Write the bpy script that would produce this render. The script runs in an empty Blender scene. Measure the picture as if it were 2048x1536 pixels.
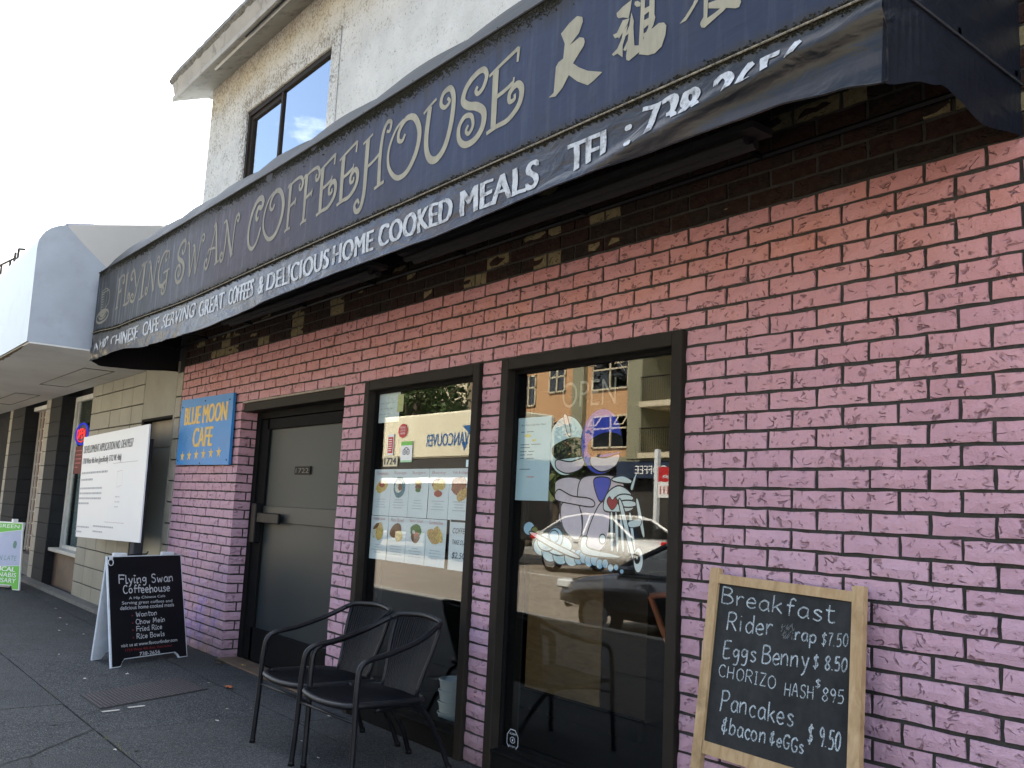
import bpy, bmesh, math, random
from math import pi, sin, cos, radians, sqrt, exp
from mathutils import Vector, Matrix, noise

rnd = random.Random(7)
S = bpy.context.scene
COL = S.collection

# ------------------------------------------------------------------ camera
RX, UX, FX = (0.62326671, 0.78060026, 0.04692383), (0.07982304, -0.12319563, 0.98916688), (-0.77792474, 0.61276918, 0.13909362)
CAMP = Vector((0.0, -2.884, 1.270))
FPX = 1816.9
cd = bpy.data.cameras.new('camera')
cam = bpy.data.objects.new('camera', cd)
COL.objects.link(cam)
cam.matrix_world = Matrix(((RX[0], UX[0], -FX[0], CAMP[0]), (RX[1], UX[1], -FX[1], CAMP[1]), (RX[2], UX[2], -FX[2], CAMP[2]), (0, 0, 0, 1)))
cd.sensor_width = 36.0
cd.sensor_fit = 'HORIZONTAL'
cd.lens = FPX * 36.0 / 2048.0
cd.clip_start = 0.05
cd.clip_end = 400
S.camera = cam

# ------------------------------------------------------------------ world, sun, exposure
SUN_EL, SUN_AZ = radians(49), radians(11)       # the sun stands behind the buildings
wd = bpy.data.worlds.new('World')
S.world = wd
wd.use_nodes = True
nt = wd.node_tree
nt.nodes.clear()
wo = nt.nodes.new('ShaderNodeOutputWorld')
bg = nt.nodes.new('ShaderNodeBackground')
sk = nt.nodes.new('ShaderNodeTexSky')
sk.sky_type = 'NISHITA'
sk.sun_disc = False
sk.sun_elevation = SUN_EL
sk.sun_rotation = SUN_AZ
sk.air_density = 1.0
sk.dust_density = 3.0
sk.ozone_density = 1.2
tc = nt.nodes.new('ShaderNodeTexCoord')
mp = nt.nodes.new('ShaderNodeMapping')
mp.inputs['Scale'].default_value = (1.0, 1.0, 2.2)
mp.inputs['Location'].default_value = (0.35, 0.1, 0.0)
cn = nt.nodes.new('ShaderNodeTexNoise')
cn.inputs['Scale'].default_value = 2.3
cn.inputs['Detail'].default_value = 7
cn.inputs['Roughness'].default_value = 0.55
cr = nt.nodes.new('ShaderNodeValToRGB')
cr.color_ramp.elements[0].position = 0.385
cr.color_ramp.elements[0].color = (0, 0, 0, 1)
cr.color_ramp.elements[1].position = 0.50
cr.color_ramp.elements[1].color = (1, 1, 1, 1)
mx = nt.nodes.new('ShaderNodeMix')
mx.data_type = 'RGBA'
mx.inputs[7].default_value = (9.0, 9.5, 10.2, 1)
nt.links.new(tc.outputs['Generated'], mp.inputs['Vector'])
nt.links.new(mp.outputs['Vector'], cn.inputs['Vector'])
# the cloud is thicker over the roofs behind the cafe than over the street in front
sy = nt.nodes.new('ShaderNodeSeparateXYZ')
ma = nt.nodes.new('ShaderNodeMath')
ma.operation = 'MULTIPLY_ADD'
ma.inputs[1].default_value = 0.26
nt.links.new(tc.outputs['Generated'], sy.inputs[0])
nt.links.new(sy.outputs[1], ma.inputs[0])
nt.links.new(cn.outputs['Fac'], ma.inputs[2])
nt.links.new(ma.outputs[0], cr.inputs['Fac'])
nt.links.new(cr.outputs['Color'], mx.inputs[0])
nt.links.new(sk.outputs['Color'], mx.inputs[6])
nt.links.new(mx.outputs[2], bg.inputs['Color'])
bg.inputs['Strength'].default_value = 0.105
nt.links.new(bg.outputs['Background'], wo.inputs['Surface'])

sl = bpy.data.lights.new('sun', 'SUN')
sl.energy = 5.0
sl.angle = radians(0.55)
sl.color = (1.0, 0.90, 0.76)
so = bpy.data.objects.new('sun', sl)
COL.objects.link(so)
# direction towards the sun: azimuth measured clockwise from +Y
sd = Vector((sin(SUN_AZ) * cos(SUN_EL), cos(SUN_AZ) * cos(SUN_EL), sin(SUN_EL)))
so.rotation_euler = (-sd).to_track_quat('-Z', 'Y').to_euler()
so.location = (0, 8, 12)
so['kind'] = 'light'

S.view_settings.view_transform = 'Standard'
S.view_settings.look = 'None'
S.view_settings.exposure = 2.30
S.view_settings.gamma = 1.0
S.view_settings.use_curve_mapping = False
try:
    S.cycles.max_bounces = 8
    S.cycles.transparent_max_bounces = 16
except Exception:
    pass

# ------------------------------------------------------------------ object helpers
WL = {}

def tagp(o, label=None, cat=None, group=None, kind=None):
    if label: o['label'] = label
    if cat: o['category'] = cat
    if group: o['group'] = group
    if kind: o['kind'] = kind
    return o

def empty(name, loc, label=None, cat=None, group=None, kind=None):
    o = bpy.data.objects.new(name, None)
    COL.objects.link(o)
    o.location = loc
    o.empty_display_size = 0.1
    WL[o.name] = Vector(loc)
    return tagp(o, label, cat, group, kind)

def wl(o):
    return WL[o.name] if o is not None else Vector((0, 0, 0))

def mesh(name, verts, faces, mat=None, smooth=False):
    m = bpy.data.meshes.new(name)
    m.from_pydata([tuple(v) for v in verts], [], faces)
    m.validate()
    if mat: m.materials.append(mat)
    if smooth: m.polygons.foreach_set('use_smooth', [True] * len(m.polygons))
    m.update()
    return m

def link(name, m, parent=None, at=None):
    """link mesh m whose vertices are relative to world point at"""
    o = bpy.data.objects.new(name, m)
    COL.objects.link(o)
    at = Vector(at) if at is not None else Vector((0, 0, 0))
    if parent is not None:
        o.parent = parent
        o.location = at - wl(parent)
    else:
        o.location = at
    WL[o.name] = at
    return o

def ob(name, verts, faces, mat, parent=None, smooth=False, at=None, kind=None):
    """verts in world space; origin at 'at' (default: parent's origin, or base centre)"""
    vs = [Vector(v) for v in verts]
    if at is None:
        if parent is not None: at = wl(parent)
        else:
            xs = [v.x for v in vs]; ys = [v.y for v in vs]; zs = [v.z for v in vs]
            at = Vector(((min(xs) + max(xs)) / 2, (min(ys) + max(ys)) / 2, min(zs)))
    at = Vector(at)
    o = link(name, mesh(name, [v - at for v in vs], faces, mat, smooth), parent, at)
    if kind: o['kind'] = kind
    return o

class MB:
    def __init__(s): s.v = []; s.f = []
    def add(s, vs, fs):
        n = len(s.v); s.v += [tuple(v) for v in vs]; s.f += [tuple(i + n for i in f) for f in fs]; return s
    def box(s, a, b, bev=0.0):
        x0, y0, z0 = [min(p, q) for p, q in zip(a, b)]; x1, y1, z1 = [max(p, q) for p, q in zip(a, b)]
        if bev <= 0:
            return s.add([(x0, y0, z0), (x1, y0, z0), (x1, y1, z0), (x0, y1, z0), (x0, y0, z1), (x1, y0, z1), (x1, y1, z1), (x0, y1, z1)],
                  [(0, 3, 2, 1), (4, 5, 6, 7), (0, 1, 5, 4), (1, 2, 6, 5), (2, 3, 7, 6), (3, 0, 4, 7)])
        bm = bmesh.new(); bmesh.ops.create_cube(bm, size=1)
        for v in bm.verts: v.co = Vector(((x0 + x1) / 2 + v.co.x * (x1 - x0), (y0 + y1) / 2 + v.co.y * (y1 - y0), (z0 + z1) / 2 + v.co.z * (z1 - z0)))
        bmesh.ops.bevel(bm, geom=bm.edges[:], offset=bev, segments=1, affect='EDGES')
        s.bm(bm); return s
    def bm(s, bm):
        bm.verts.index_update(); s.add([v.co[:] for v in bm.verts], [[v.index for v in f.verts] for f in bm.faces]); bm.free()
    def quad(s, a, b, c, d): return s.add([a, b, c, d], [(0, 1, 2, 3)])
    def slab(s, pts, n, t):
        """closed prism: polygon pts pushed along n by t"""
        n = Vector(n); k = len(pts); a = [Vector(p) for p in pts]; b = [p + n * t for p in a]
        return s.add(a + b, [tuple(range(k - 1, -1, -1)), tuple(range(k, 2 * k))] + [(i, (i + 1) % k, k + (i + 1) % k, k + i) for i in range(k)])
    def tube(s, path, r, seg=8, cap=True, r1=None):
        P = [Vector(p) for p in path]; k = len(P); rings = []
        up = Vector((0, 0, 1)); prev = None
        for i, p in enumerate(P):
            t = (P[min(i + 1, k - 1)] - P[max(i - 1, 0)]).normalized()
            if prev is None:
                a = t.cross(up if abs(t.z) < .9 else Vector((1, 0, 0))).normalized()
            else:
                a = (prev - t * prev.dot(t)).normalized()
            prev = a; b = t.cross(a)
            rr = r if r1 is None else r + (r1 - r) * i / max(1, k - 1)
            rings.append([p + (a * cos(2 * pi * j / seg) + b * sin(2 * pi * j / seg)) * rr for j in range(seg)])
        vs = [v for rg in rings for v in rg]; fs = []
        for i in range(k - 1):
            for j in range(seg):
                fs.append((i * seg + j, i * seg + (j + 1) % seg, (i + 1) * seg + (j + 1) % seg, (i + 1) * seg + j))
        if cap: fs += [tuple(range(seg - 1, -1, -1)), tuple((k - 1) * seg + j for j in range(seg))]
        return s.add(vs, fs)
    def grid(s, fn, nu, nv, close=False):
        vs = [fn(i / nu, j / nv) for i in range(nu + 1) for j in range(nv + 1)]
        fs = [(i * (nv + 1) + j, (i + 1) * (nv + 1) + j, (i + 1) * (nv + 1) + j + 1, i * (nv + 1) + j + 1) for i in range(nu) for j in range(nv)]
        return s.add(vs, fs)
    def build(s, name, mat, parent=None, smooth=False, at=None, kind=None):
        return ob(name, s.v, s.f, mat, parent, smooth, at, kind)

def smooth_path(pts, n=6, closed=False):
    P = [Vector(p) for p in pts]; out = []; k = len(P)
    for i in range(k - 1):
        p0 = P[max(i - 1, 0)]; p1 = P[i]; p2 = P[i + 1]; p3 = P[min(i + 2, k - 1)]
        for j in range(n):
            t = j / n
            out.append(0.5 * ((2 * p1) + (p2 - p0) * t + (2 * p0 - 5 * p1 + 4 * p2 - p3) * t * t + (3 * p1 - p0 - 3 * p2 + p3) * t ** 3))
    out.append(P[-1]); return out

def copy_tree(o, parent=None):
    c = o.copy(); COL.objects.link(c); c.parent = parent
    for k in list(o.children): copy_tree(k, c)
    return c

class Frame:
    """a flat surface in the world: origin, two axes, normal"""
    def __init__(s, o, ux, uz, n): s.o = Vector(o); s.ux = Vector(ux).normalized(); s.uz = Vector(uz).normalized(); s.n = Vector(n).normalized()
    def __call__(s, u, v, off=0.0): return s.o + s.ux * u + s.uz * v + s.n * off

def ribbon(pts2, w0, w1, P, off, mb, wf=None):
    k = len(pts2)
    for i in range(k - 1):
        a = Vector(pts2[i]).to_2d(); b = Vector(pts2[i + 1]).to_2d(); d = b - a
        if d.length < 1e-6: continue
    vs = []; 
    for i in range(k):
        a = Vector(pts2[max(i - 1, 0)]).to_2d(); b = Vector(pts2[min(i + 1, k - 1)]).to_2d(); d = b - a
        if d.length < 1e-9: d = Vector((1, 0))
        d.normalize(); nn = Vector((-d.y, d.x)); t = i / max(1, k - 1)
        w = wf(t) if wf else w0 + (w1 - w0) * t
        p = Vector(pts2[i]).to_2d()
        vs.append(P(*(p + nn * w / 2), off)); vs.append(P(*(p - nn * w / 2), off))
    mb.add(vs, [(2 * i, 2 * i + 1, 2 * i + 3, 2 * i + 2) for i in range(k - 1)])

_tc = {}
def text_geo(s, bold=0.0):
    key = (s, bold)
    if key in _tc: return _tc[key]
    cu = bpy.data.curves.new('t', 'FONT'); cu.body = s; cu.offset = bold; cu.resolution_u = 4; cu.fill_mode = 'FRONT'
    o = bpy.data.objects.new('t', cu); COL.objects.link(o)
    dg = bpy.context.evaluated_depsgraph_get(); dg.update()
    m = bpy.data.meshes.new_from_object(o.evaluated_get(dg))
    vs = [(v.co.x, v.co.y) for v in m.vertices]; fs = [tuple(p.vertices) for p in m.polygons]
    bpy.data.objects.remove(o); bpy.data.curves.remove(cu); bpy.data.meshes.remove(m)
    if not vs: vs = [(0, 0), (1, 0), (0, 1)]
    x0 = min(v[0] for v in vs); x1 = max(v[0] for v in vs); y0 = min(v[1] for v in vs); y1 = max(v[1] for v in vs)
    r = (vs, fs, x0, x1, y0, y1); _tc[key] = r; return r

def text_on(mb, s, P, u0, v0, w, h, off=0.0015, bold=0.0, shear=0.0, v1=None):
    """fit string into the box w x h whose lower left corner is u0,v0"""
    if bold > 0.002:                      # heavier weight: three slightly shifted strikes, each a hair further out
        for i, dx in enumerate((-1, 0, 1)): text_on(mb, s, P, u0 + dx * bold * h * 1.3, v0, w, h, off + i * .00015, 0.0, shear, v1)
        return w
    vs, fs, x0, x1, y0, y1 = text_geo(s, bold)
    if w is None: w = h * (x1 - x0) / (y1 - y0)
    v1 = v0 if v1 is None else v1
    out = []
    for x, y in vs:
        a = (x - x0) / (x1 - x0); b = (y - y0) / (y1 - y0)
        out.append(P(u0 + a * w + shear * b * h, v0 + (v1 - v0) * a + b * h, off))
    mb.add(out, fs); return w
# ------------------------------------------------------------------ materials
class NT:
    def __init__(s, name):
        s.m = bpy.data.materials.new(name); s.m.use_nodes = True; s.t = s.m.node_tree; s.t.nodes.clear()
        s.out = s.n('ShaderNodeOutputMaterial')
    def n(s, ty, **kw):
        nd = s.t.nodes.new(ty)
        for k, v in kw.items(): setattr(nd, k, v)
        return nd
    def l(s, a, b): s.t.links.new(a, b)
    def val(s, sock, v):
        if hasattr(v, 'is_output') or isinstance(v, bpy.types.NodeSocket): s.l(v, sock)
        else: sock.default_value = v
    def pos(s, scale=(1, 1, 1), loc=(0, 0, 0), obj=False, rot=(0, 0, 0)):
        if obj: c = s.n('ShaderNodeTexCoord').outputs['Object']
        else: c = s.n('ShaderNodeNewGeometry').outputs['Position']
        mp = s.n('ShaderNodeMapping'); s.l(c, mp.inputs['Vector'])
        mp.inputs['Scale'].default_value = scale; mp.inputs['Location'].default_value = loc; mp.inputs['Rotation'].default_value = rot
        return mp.outputs['Vector']
    def noise(s, vec, scale, detail=3, rough=0.5, dist=0.0, out='Fac'):
        nd = s.n('ShaderNodeTexNoise'); s.l(vec, nd.inputs['Vector'])
        nd.inputs['Scale'].default_value = scale; nd.inputs['Detail'].default_value = detail
        nd.inputs['Roughness'].default_value = rough; nd.inputs['Distortion'].default_value = dist
        return nd.outputs[out]
    def ramp(s, fac, stops, interp='LINEAR'):
        nd = s.n('ShaderNodeValToRGB'); s.l(fac, nd.inputs['Fac']); e = nd.color_ramp.elements; nd.color_ramp.interpolation = interp
        while len(e) < len(stops): e.new(0.5)
        for i, (p, c) in enumerate(stops):
            e[i].position = p; e[i].color = (c, c, c, 1) if isinstance(c, (int, float)) else (*c, 1)
        return nd.outputs['Color']
    def mix(s, fac, a, b, mode='MIX'):
        nd = s.n('ShaderNodeMix', data_type='RGBA', blend_type=mode)
        s.val(nd.inputs[0], fac)
        for i, v in ((6, a), (7, b)):
            if isinstance(v, tuple): v = (*v[:3], 1)
            s.val(nd.inputs[i], v)
        return nd.outputs[2]
    def math(s, op, a, b=0.0, c=None):
        nd = s.n('ShaderNodeMath', operation=op); s.val(nd.inputs[0], a); s.val(nd.inputs[1], b)
        if c is not None: s.val(nd.inputs[2], c)
        return nd.outputs[0]
    def sep(s, vec):
        nd = s.n('ShaderNodeSeparateXYZ'); s.l(vec, nd.inputs[0]); return nd.outputs
    def bump(s, h, strength=0.5, dist=0.01, normal=None):
        nd = s.n('ShaderNodeBump'); nd.inputs['Strength'].default_value = strength; nd.inputs['Distance'].default_value = dist
        s.l(h, nd.inputs['Height'])
        if normal is not None: s.l(normal, nd.inputs['Normal'])
        return nd.outputs['Normal']
    def bsdf(s, col, rough=0.8, normal=None, metal=0.0, spec=0.5, emit=None, es=0.0, alpha=None, coat=0.0):
        b = s.n('ShaderNodeBsdfPrincipled')
        if isinstance(col, tuple): col = (*col[:3], 1)
        s.val(b.inputs['Base Color'], col); s.val(b.inputs['Roughness'], rough); s.val(b.inputs['Metallic'], metal)
        s.val(b.inputs['Specular IOR Level'], spec)
        if coat: b.inputs['Coat Weight'].default_value = coat
        if normal is not None: s.l(normal, b.inputs['Normal'])
        if emit is not None:
            b.inputs['Emission Color'].default_value = (*emit, 1); b.inputs['Emission Strength'].default_value = es
        if alpha is not None: s.val(b.inputs['Alpha'], alpha)
        s.l(b.outputs[0], s.out.inputs[0]); return s.m

def simple(name, col, rough=0.7, var=0.12, scale=9.0, bump=0.0, bscale=60.0, metal=0.0, spec=0.4, dirt=0.0, coat=0.0, emit=None, es=0.0):
    """plain colour with mottling, fine relief and optional grime"""
    t = NT(name); p = t.pos()
    n1 = t.noise(p, scale, 4, 0.6)
    a = tuple(c * (1 - var) for c in col); b = tuple(min(1, c * (1 + var)) for c in col)
    c = t.mix(t.ramp(n1, [(0.3, 0.0), (0.7, 1.0)]), a, b)
    if dirt > 0:
        n2 = t.noise(p, scale * 2.7, 6, 0.7)
        c = t.mix(t.math('MULTIPLY', t.ramp(n2, [(0.52, 0.0), (0.68, 1.0)]), dirt), c, (0.03, 0.027, 0.022))
    nm = t.bump(t.noise(p, bscale, 5, 0.65), bump, 0.004) if bump > 0 else None
    r = t.math('ADD', t.math('MULTIPLY', n1, 0.16), rough - 0.08)
    return t.bsdf(c, r, nm, metal, spec, emit, es, coat=coat)

def brick_mat(name, painted=True):
    t = NT(name); p = t.pos(); oi = t.n('ShaderNodeObjectInfo')
    # short curved gouges pressed into the face of each brick
    v2 = t.pos((1.0, 0.4, 1.35), rot=(0, 0.5, 0))
    g = t.noise(v2, 12.5, 1.0, 0.4, 1.5)
    line = t.math('ABSOLUTE', t.math('SUBTRACT', g, 0.5))
    line = t.ramp(line, [(0.0, 1.0), (0.018, 0.9), (0.05, 0.0)])
    msk = t.ramp(t.noise(p, 23.0, 2, 0.5), [(0.54, 0.0), (0.62, 1.0)])
    gouge = t.math('MULTIPLY', t.math('MULTIPLY', line, msk), t.ramp(t.noise(p, 4.5, 2, 0.5), [(0.38, 0.55), (0.56, 1.0)]))
    blot = t.math('MULTIPLY', t.ramp(t.noise(v2, 34.0, 2, 0.5, 0.6), [(0.64, 0.0), (0.70, 1.0)]), 0.5)
    gouge = t.math('MAXIMUM', gouge, blot)
    fine = t.noise(p, 160.0, 4, 0.6); med = t.noise(p, 28.0, 4, 0.6, 0.4)
    h = t.math('SUBTRACT', t.math('ADD', t.math('MULTIPLY', med, 0.8), t.math('MULTIPLY', fine, 0.18)), t.math('MULTIPLY', gouge, 0.9))
    nm = t.bump(h, 1.0, 0.010)
    big = t.noise(p, 1.1, 3, 0.5)
    if painted:
        # awning shade and warm bounce painted in: salmon on upper courses, mauve pink below
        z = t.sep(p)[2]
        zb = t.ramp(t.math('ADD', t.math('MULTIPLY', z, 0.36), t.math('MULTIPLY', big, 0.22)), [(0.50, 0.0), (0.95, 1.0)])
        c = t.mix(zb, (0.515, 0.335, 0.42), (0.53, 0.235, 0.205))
        c = t.mix(t.ramp(t.noise(p, 5.5, 3, 0.5), [(0.35, 0.0), (0.75, 0.35)]), c, (0.60, 0.37, 0.43))
        c = t.mix(t.math('MULTIPLY', oi.outputs['Random'], 0.34), c, (0.40, 0.21, 0.27))
        # lilac and sandy overspray on the lowest bricks beside the sandwich board
        xs = t.sep(p)[0]
        reg = t.math('MULTIPLY', t.ramp(t.math('MULTIPLY', t.math('ADD', xs, 9.0), 0.25), [(0.0, 1.0), (0.36, 1.0), (0.44, 0.0)]), t.ramp(z, [(0.35, 1.0), (0.95, 0.0)]))
        c = t.mix(t.math('MULTIPLY', reg, t.ramp(t.noise(p, 3.4, 2, 0.5), [(0.45, 0.0), (0.62, 0.75)])), c, (0.36, 0.26, 0.55))
        c = t.mix(t.math('MULTIPLY', reg, t.ramp(t.noise(t.pos(loc=(3, 1, 7)), 3.1, 2, 0.5), [(0.52, 0.0), (0.68, 0.6)])), c, (0.55, 0.36, 0.24))
        c = t.mix(t.math('MULTIPLY', gouge, t.ramp(z, [(0.2, 0.48), (1.0, 0.72)])), c, (0.13, 0.065, 0.075))
        c = t.mix(t.ramp(t.noise(p, 75.0, 4, 0.7), [(0.60, 0.0), (0.74, 0.5)]), c, (0.16, 0.08, 0.09))
        # splashed dirt low on the wall and small chips down to the clay
        c = t.mix(t.math('MULTIPLY', t.ramp(t.math('ADD', z, t.math('MULTIPLY', t.noise(p, 6, 4, 0.7), 0.25)), [(0.12, 0.75), (0.42, 0.0)]), 0.8), c, (0.10, 0.075, 0.07))
        c = t.mix(t.ramp(t.noise(t.pos(loc=(5, 2, 9)), 13, 5, 0.75), [(0.665, 0.0), (0.69, 0.8)]), c, (0.16, 0.075, 0.06))
        c = t.mix(t.math('MULTIPLY', t.ramp(t.noise(t.pos((8, 8, 0.6)), 1.4, 4, 0.7), [(0.52, 0.0), (0.72, 1.0)]), 0.22), c, (0.25, 0.15, 0.17))
        return t.bsdf(c, 0.62, nm, 0, 0.35)
    r = oi.outputs['Random']
    wn = t.n('ShaderNodeTexWhiteNoise', noise_dimensions='3D')
    sn = t.n('ShaderNodeVectorMath', operation='SNAP'); t.l(t.pos(loc=(8.48, 0, 0)), sn.inputs[0]); sn.inputs[1].default_value = (0.2063, 5, 0.0737)
    t.l(sn.outputs[0], wn.inputs['Vector'])
    c = t.ramp(wn.outputs['Value'], [(0.0, (0.022, 0.010, 0.007)), (0.55, (0.014, 0.010, 0.008)), (0.84, (0.024, 0.011, 0.008)), (0.90, (0.20, 0.165, 0.09)), (1.0, (0.13, 0.11, 0.065))], 'CONSTANT')
    c = t.mix(t.math('MULTIPLY', gouge, 0.6), c, (0.03, 0.02, 0.015))
    c = t.mix(t.ramp(med, [(0.4, 0.0), (0.75, 0.4)]), c, (0.06, 0.04, 0.03))
    return t.bsdf(c, 0.9, nm, 0, 0.2)

M = {}
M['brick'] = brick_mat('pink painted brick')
M['brick_raw'] = brick_mat('bare brown brick', False)
M['mortar'] = simple('dark mortar', (0.042, 0.041, 0.036), 0.95, 0.3, 30, 0.9, 240, dirt=0.3)
M['lintel'] = simple('lintel steel', (0.30, 0.25, 0.20), 0.7, 0.2, 14, 0.3, dirt=0.5)
M['frame'] = simple('bronze window frame', (0.024, 0.020, 0.016), 0.65, 0.2, 5, 0.08, 90, spec=0.12)
M['frame_in'] = simple('black inner frame', (0.008, 0.008, 0.008), 0.7, 0.2, 5, spec=0.06)
M['black'] = simple('black plastic', (0.006, 0.006, 0.007), 0.5, 0.2, 6, spec=0.2)
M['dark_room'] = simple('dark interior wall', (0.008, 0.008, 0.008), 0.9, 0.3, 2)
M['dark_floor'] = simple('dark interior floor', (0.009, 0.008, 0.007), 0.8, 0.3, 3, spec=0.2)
M['wood_panel'] = None
M['white_plastic'] = simple('white plastic', (0.75, 0.78, 0.78), 0.4, 0.05, 8)
M['white_frame'] = simple('aged white paint', (0.62, 0.61, 0.56), 0.6, 0.1, 6, 0.2, dirt=0.2)
M['chair'] = simple('dark grey powder coat', (0.007, 0.0075, 0.010), 0.42, 0.25, 12, 0.06, 120, spec=0.3)
M['grate'] = simple('rusty cast iron', (0.013, 0.010, 0.010), 0.75, 0.35, 30, 0.6, 160, spec=0.4)
M['joint'] = simple('joint dirt', (0.022, 0.022, 0.021), 0.95, 0.4, 20, 0.5)
M['soffit'] = simple('canopy soffit', (0.55, 0.55, 0.53), 0.75, 0.1, 1.4, 0.05, dirt=0.08)
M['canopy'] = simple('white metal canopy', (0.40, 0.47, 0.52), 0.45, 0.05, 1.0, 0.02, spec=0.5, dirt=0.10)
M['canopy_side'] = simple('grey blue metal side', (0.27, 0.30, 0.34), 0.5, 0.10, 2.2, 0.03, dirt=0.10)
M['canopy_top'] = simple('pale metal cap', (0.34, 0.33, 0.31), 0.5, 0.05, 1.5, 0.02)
M['rot'] = simple('rotten timber edge', (0.16, 0.115, 0.06), 0.95, 0.7, 26, 1.0, 70, dirt=0.9)
M['tile'] = None
M['pillar'] = simple('charcoal painted block', (0.024, 0.025, 0.026), 0.8, 0.2, 4, 0.4, 120, spec=0.15)
M['strip'] = simple('beige pillar edge', (0.30, 0.28, 0.23), 0.75, 0.15, 7, 0.3, dirt=0.2)
M['panel'] = simple('beige render panel', (0.27, 0.26, 0.215), 0.8, 0.1, 3, 0.25, 90, dirt=0.1)
M['door_tan'] = simple('tan painted board', (0.25, 0.21, 0.16), 0.6, 0.15, 3, 0.1)
M['door_pale'] = simple('pale grey door', (0.36, 0.37, 0.34), 0.5, 0.08, 2, 0.05)
M['base_brown'] = simple('brown stall riser', (0.13, 0.085, 0.06), 0.6, 0.3, 3, 0.2, dirt=0.4)
M['sill'] = simple('pale stone sill', (0.50, 0.48, 0.42), 0.7, 0.1, 8, 0.2)
M['kerb'] = simple('low concrete plinth', (0.15, 0.145, 0.13), 0.95, 0.25, 12, 0.6, 120, dirt=0.4)
M['concrete'] = simple('pale concrete', (0.26, 0.255, 0.235), 0.9, 0.12, 3, 0.5, 180, dirt=0.15)
M['glass_blue'] = None
M['grille'] = simple('cream grille bars', (0.52, 0.47, 0.40), 0.6, 0.1, 5)
M['grille_back'] = simple('red brown backing', (0.13, 0.07, 0.05), 0.7, 0.25, 5)
M['curtain'] = simple('pale blue curtain', (0.62, 0.74, 0.74), 0.8, 0.12, 8)
M['fascia_roof'] = None
M['paper'] = simple('white paper', (0.80, 0.86, 0.90), 0.6, 0.04, 4)
M['paper_y'] = simple('yellow tape', (0.62, 0.60, 0.30), 0.6, 0.1, 9)
M['ink'] = simple('black ink', (0.05, 0.05, 0.06), 0.6, 0.1, 9)
M['ink_grey'] = simple('grey print', (0.36, 0.38, 0.42), 0.6, 0.1, 9)
M['ink_red'] = simple('red print', (0.45, 0.10, 0.12), 0.6, 0.1, 9)
M['ink_pink'] = simple('faded red print', (0.60, 0.35, 0.38), 0.6, 0.1, 9)
M['red'] = simple('red vinyl', (0.52, 0.03, 0.035), 0.5, 0.1, 9)
M['green'] = simple('green vinyl', (0.16, 0.50, 0.08), 0.5, 0.06, 9)
M['green_pale'] = simple('pale green vinyl', (0.35, 0.62, 0.35), 0.5, 0.06, 9)
M['sign_lilac'] = simple('pale blue grey vinyl', (0.42, 0.46, 0.60), 0.5, 0.05, 9)
M['white'] = simple('white vinyl', (0.80, 0.80, 0.78), 0.5, 0.03, 9)
M['yellow_plate'] = simple('ivory number plate', (0.66, 0.58, 0.38), 0.5, 0.05, 9)
M['blue_sign'] = simple('blue painted board', (0.025, 0.21, 0.52), 0.5, 0.10, 6, 0.06, dirt=0.05)
M['sign_letter'] = simple('worn yellow paint', (0.70, 0.47, 0.12), 0.6, 0.22, 22, 0.1, dirt=0.25)
M['board_black'] = simple('glossy black panel', (0.006, 0.0065, 0.009), 0.55, 0.2, 5, spec=0.2)
M['board_edge'] = simple('white board edge', (0.55, 0.60, 0.66), 0.6, 0.08, 12, 0.1, dirt=0.12)
M['board_text'] = simple('silver lettering', (0.52, 0.54, 0.57), 0.5, 0.15, 60)
M['board_red'] = simple('dull red lettering', (0.20, 0.02, 0.02), 0.5, 0.1, 9)
M['dev_board'] = simple('white hoarding board', (0.70, 0.72, 0.73), 0.45, 0.02, 2)
M['post'] = simple('dark timber post', (0.03, 0.032, 0.036), 0.8, 0.3, 8, 0.3)
M['leaf_orange'] = simple('dry orange leaf', (0.42, 0.13, 0.05), 0.8, 0.3, 60)
M['litter'] = simple('pale scrap', (0.45, 0.43, 0.38), 0.8, 0.3, 60)
M['skin'] = simple('skin', (0.42, 0.24, 0.17), 0.55, 0.08, 20)
M['hair'] = simple('dark hair', (0.02, 0.015, 0.012), 0.6, 0.3, 60, 0.5, 200)
M['cloth_dark'] = simple('dark cloth', (0.03, 0.032, 0.04), 0.9, 0.2, 20, 0.3)
M['cloth_jeans'] = simple('denim', (0.04, 0.06, 0.11), 0.9, 0.2, 20, 0.3)
M['asphalt_road'] = simple('sun bleached asphalt', (0.24, 0.205, 0.165), 0.95, 0.15, 2.0, 0.6, 120)
M['line_white'] = simple('road line paint', (0.62, 0.60, 0.55), 0.8, 0.15, 12, dirt=0.2)
M['stucco_orange'] = simple('orange stucco', (0.56, 0.33, 0.17), 0.9, 0.06, 1.0, 0.3, 60)
M['stucco_olive'] = simple('olive stucco', (0.27, 0.26, 0.17), 0.9, 0.06, 1.0, 0.3, 60)
M['far_dark'] = simple('dark facade', (0.05, 0.045, 0.04), 0.8, 0.3, 1.0)
M['far_cream'] = simple('cream trim', (0.62, 0.54, 0.38), 0.8, 0.05, 1.0)
M['navy'] = simple('navy shop sign', (0.03, 0.045, 0.08), 0.5, 0.1, 2)
M['car_white'] = simple('white car paint', (0.75, 0.74, 0.70), 0.25, 0.02, 1, coat=0.6)
M['car_dark'] = simple('dark blue car paint', (0.015, 0.018, 0.026), 0.22, 0.05, 1, coat=0.8)
M['tyre'] = simple('tyre rubber', (0.02, 0.02, 0.02), 0.85, 0.2, 12)
M['rim'] = simple('alloy rim', (0.45, 0.45, 0.46), 0.3, 0.1, 12, metal=0.8)
M['tail'] = simple('red tail lamp', (0.5, 0.01, 0.01), 0.3, 0.1, 12)
M['truck_cream'] = simple('cream truck body', (0.72, 0.66, 0.48), 0.5, 0.05, 2)
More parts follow.
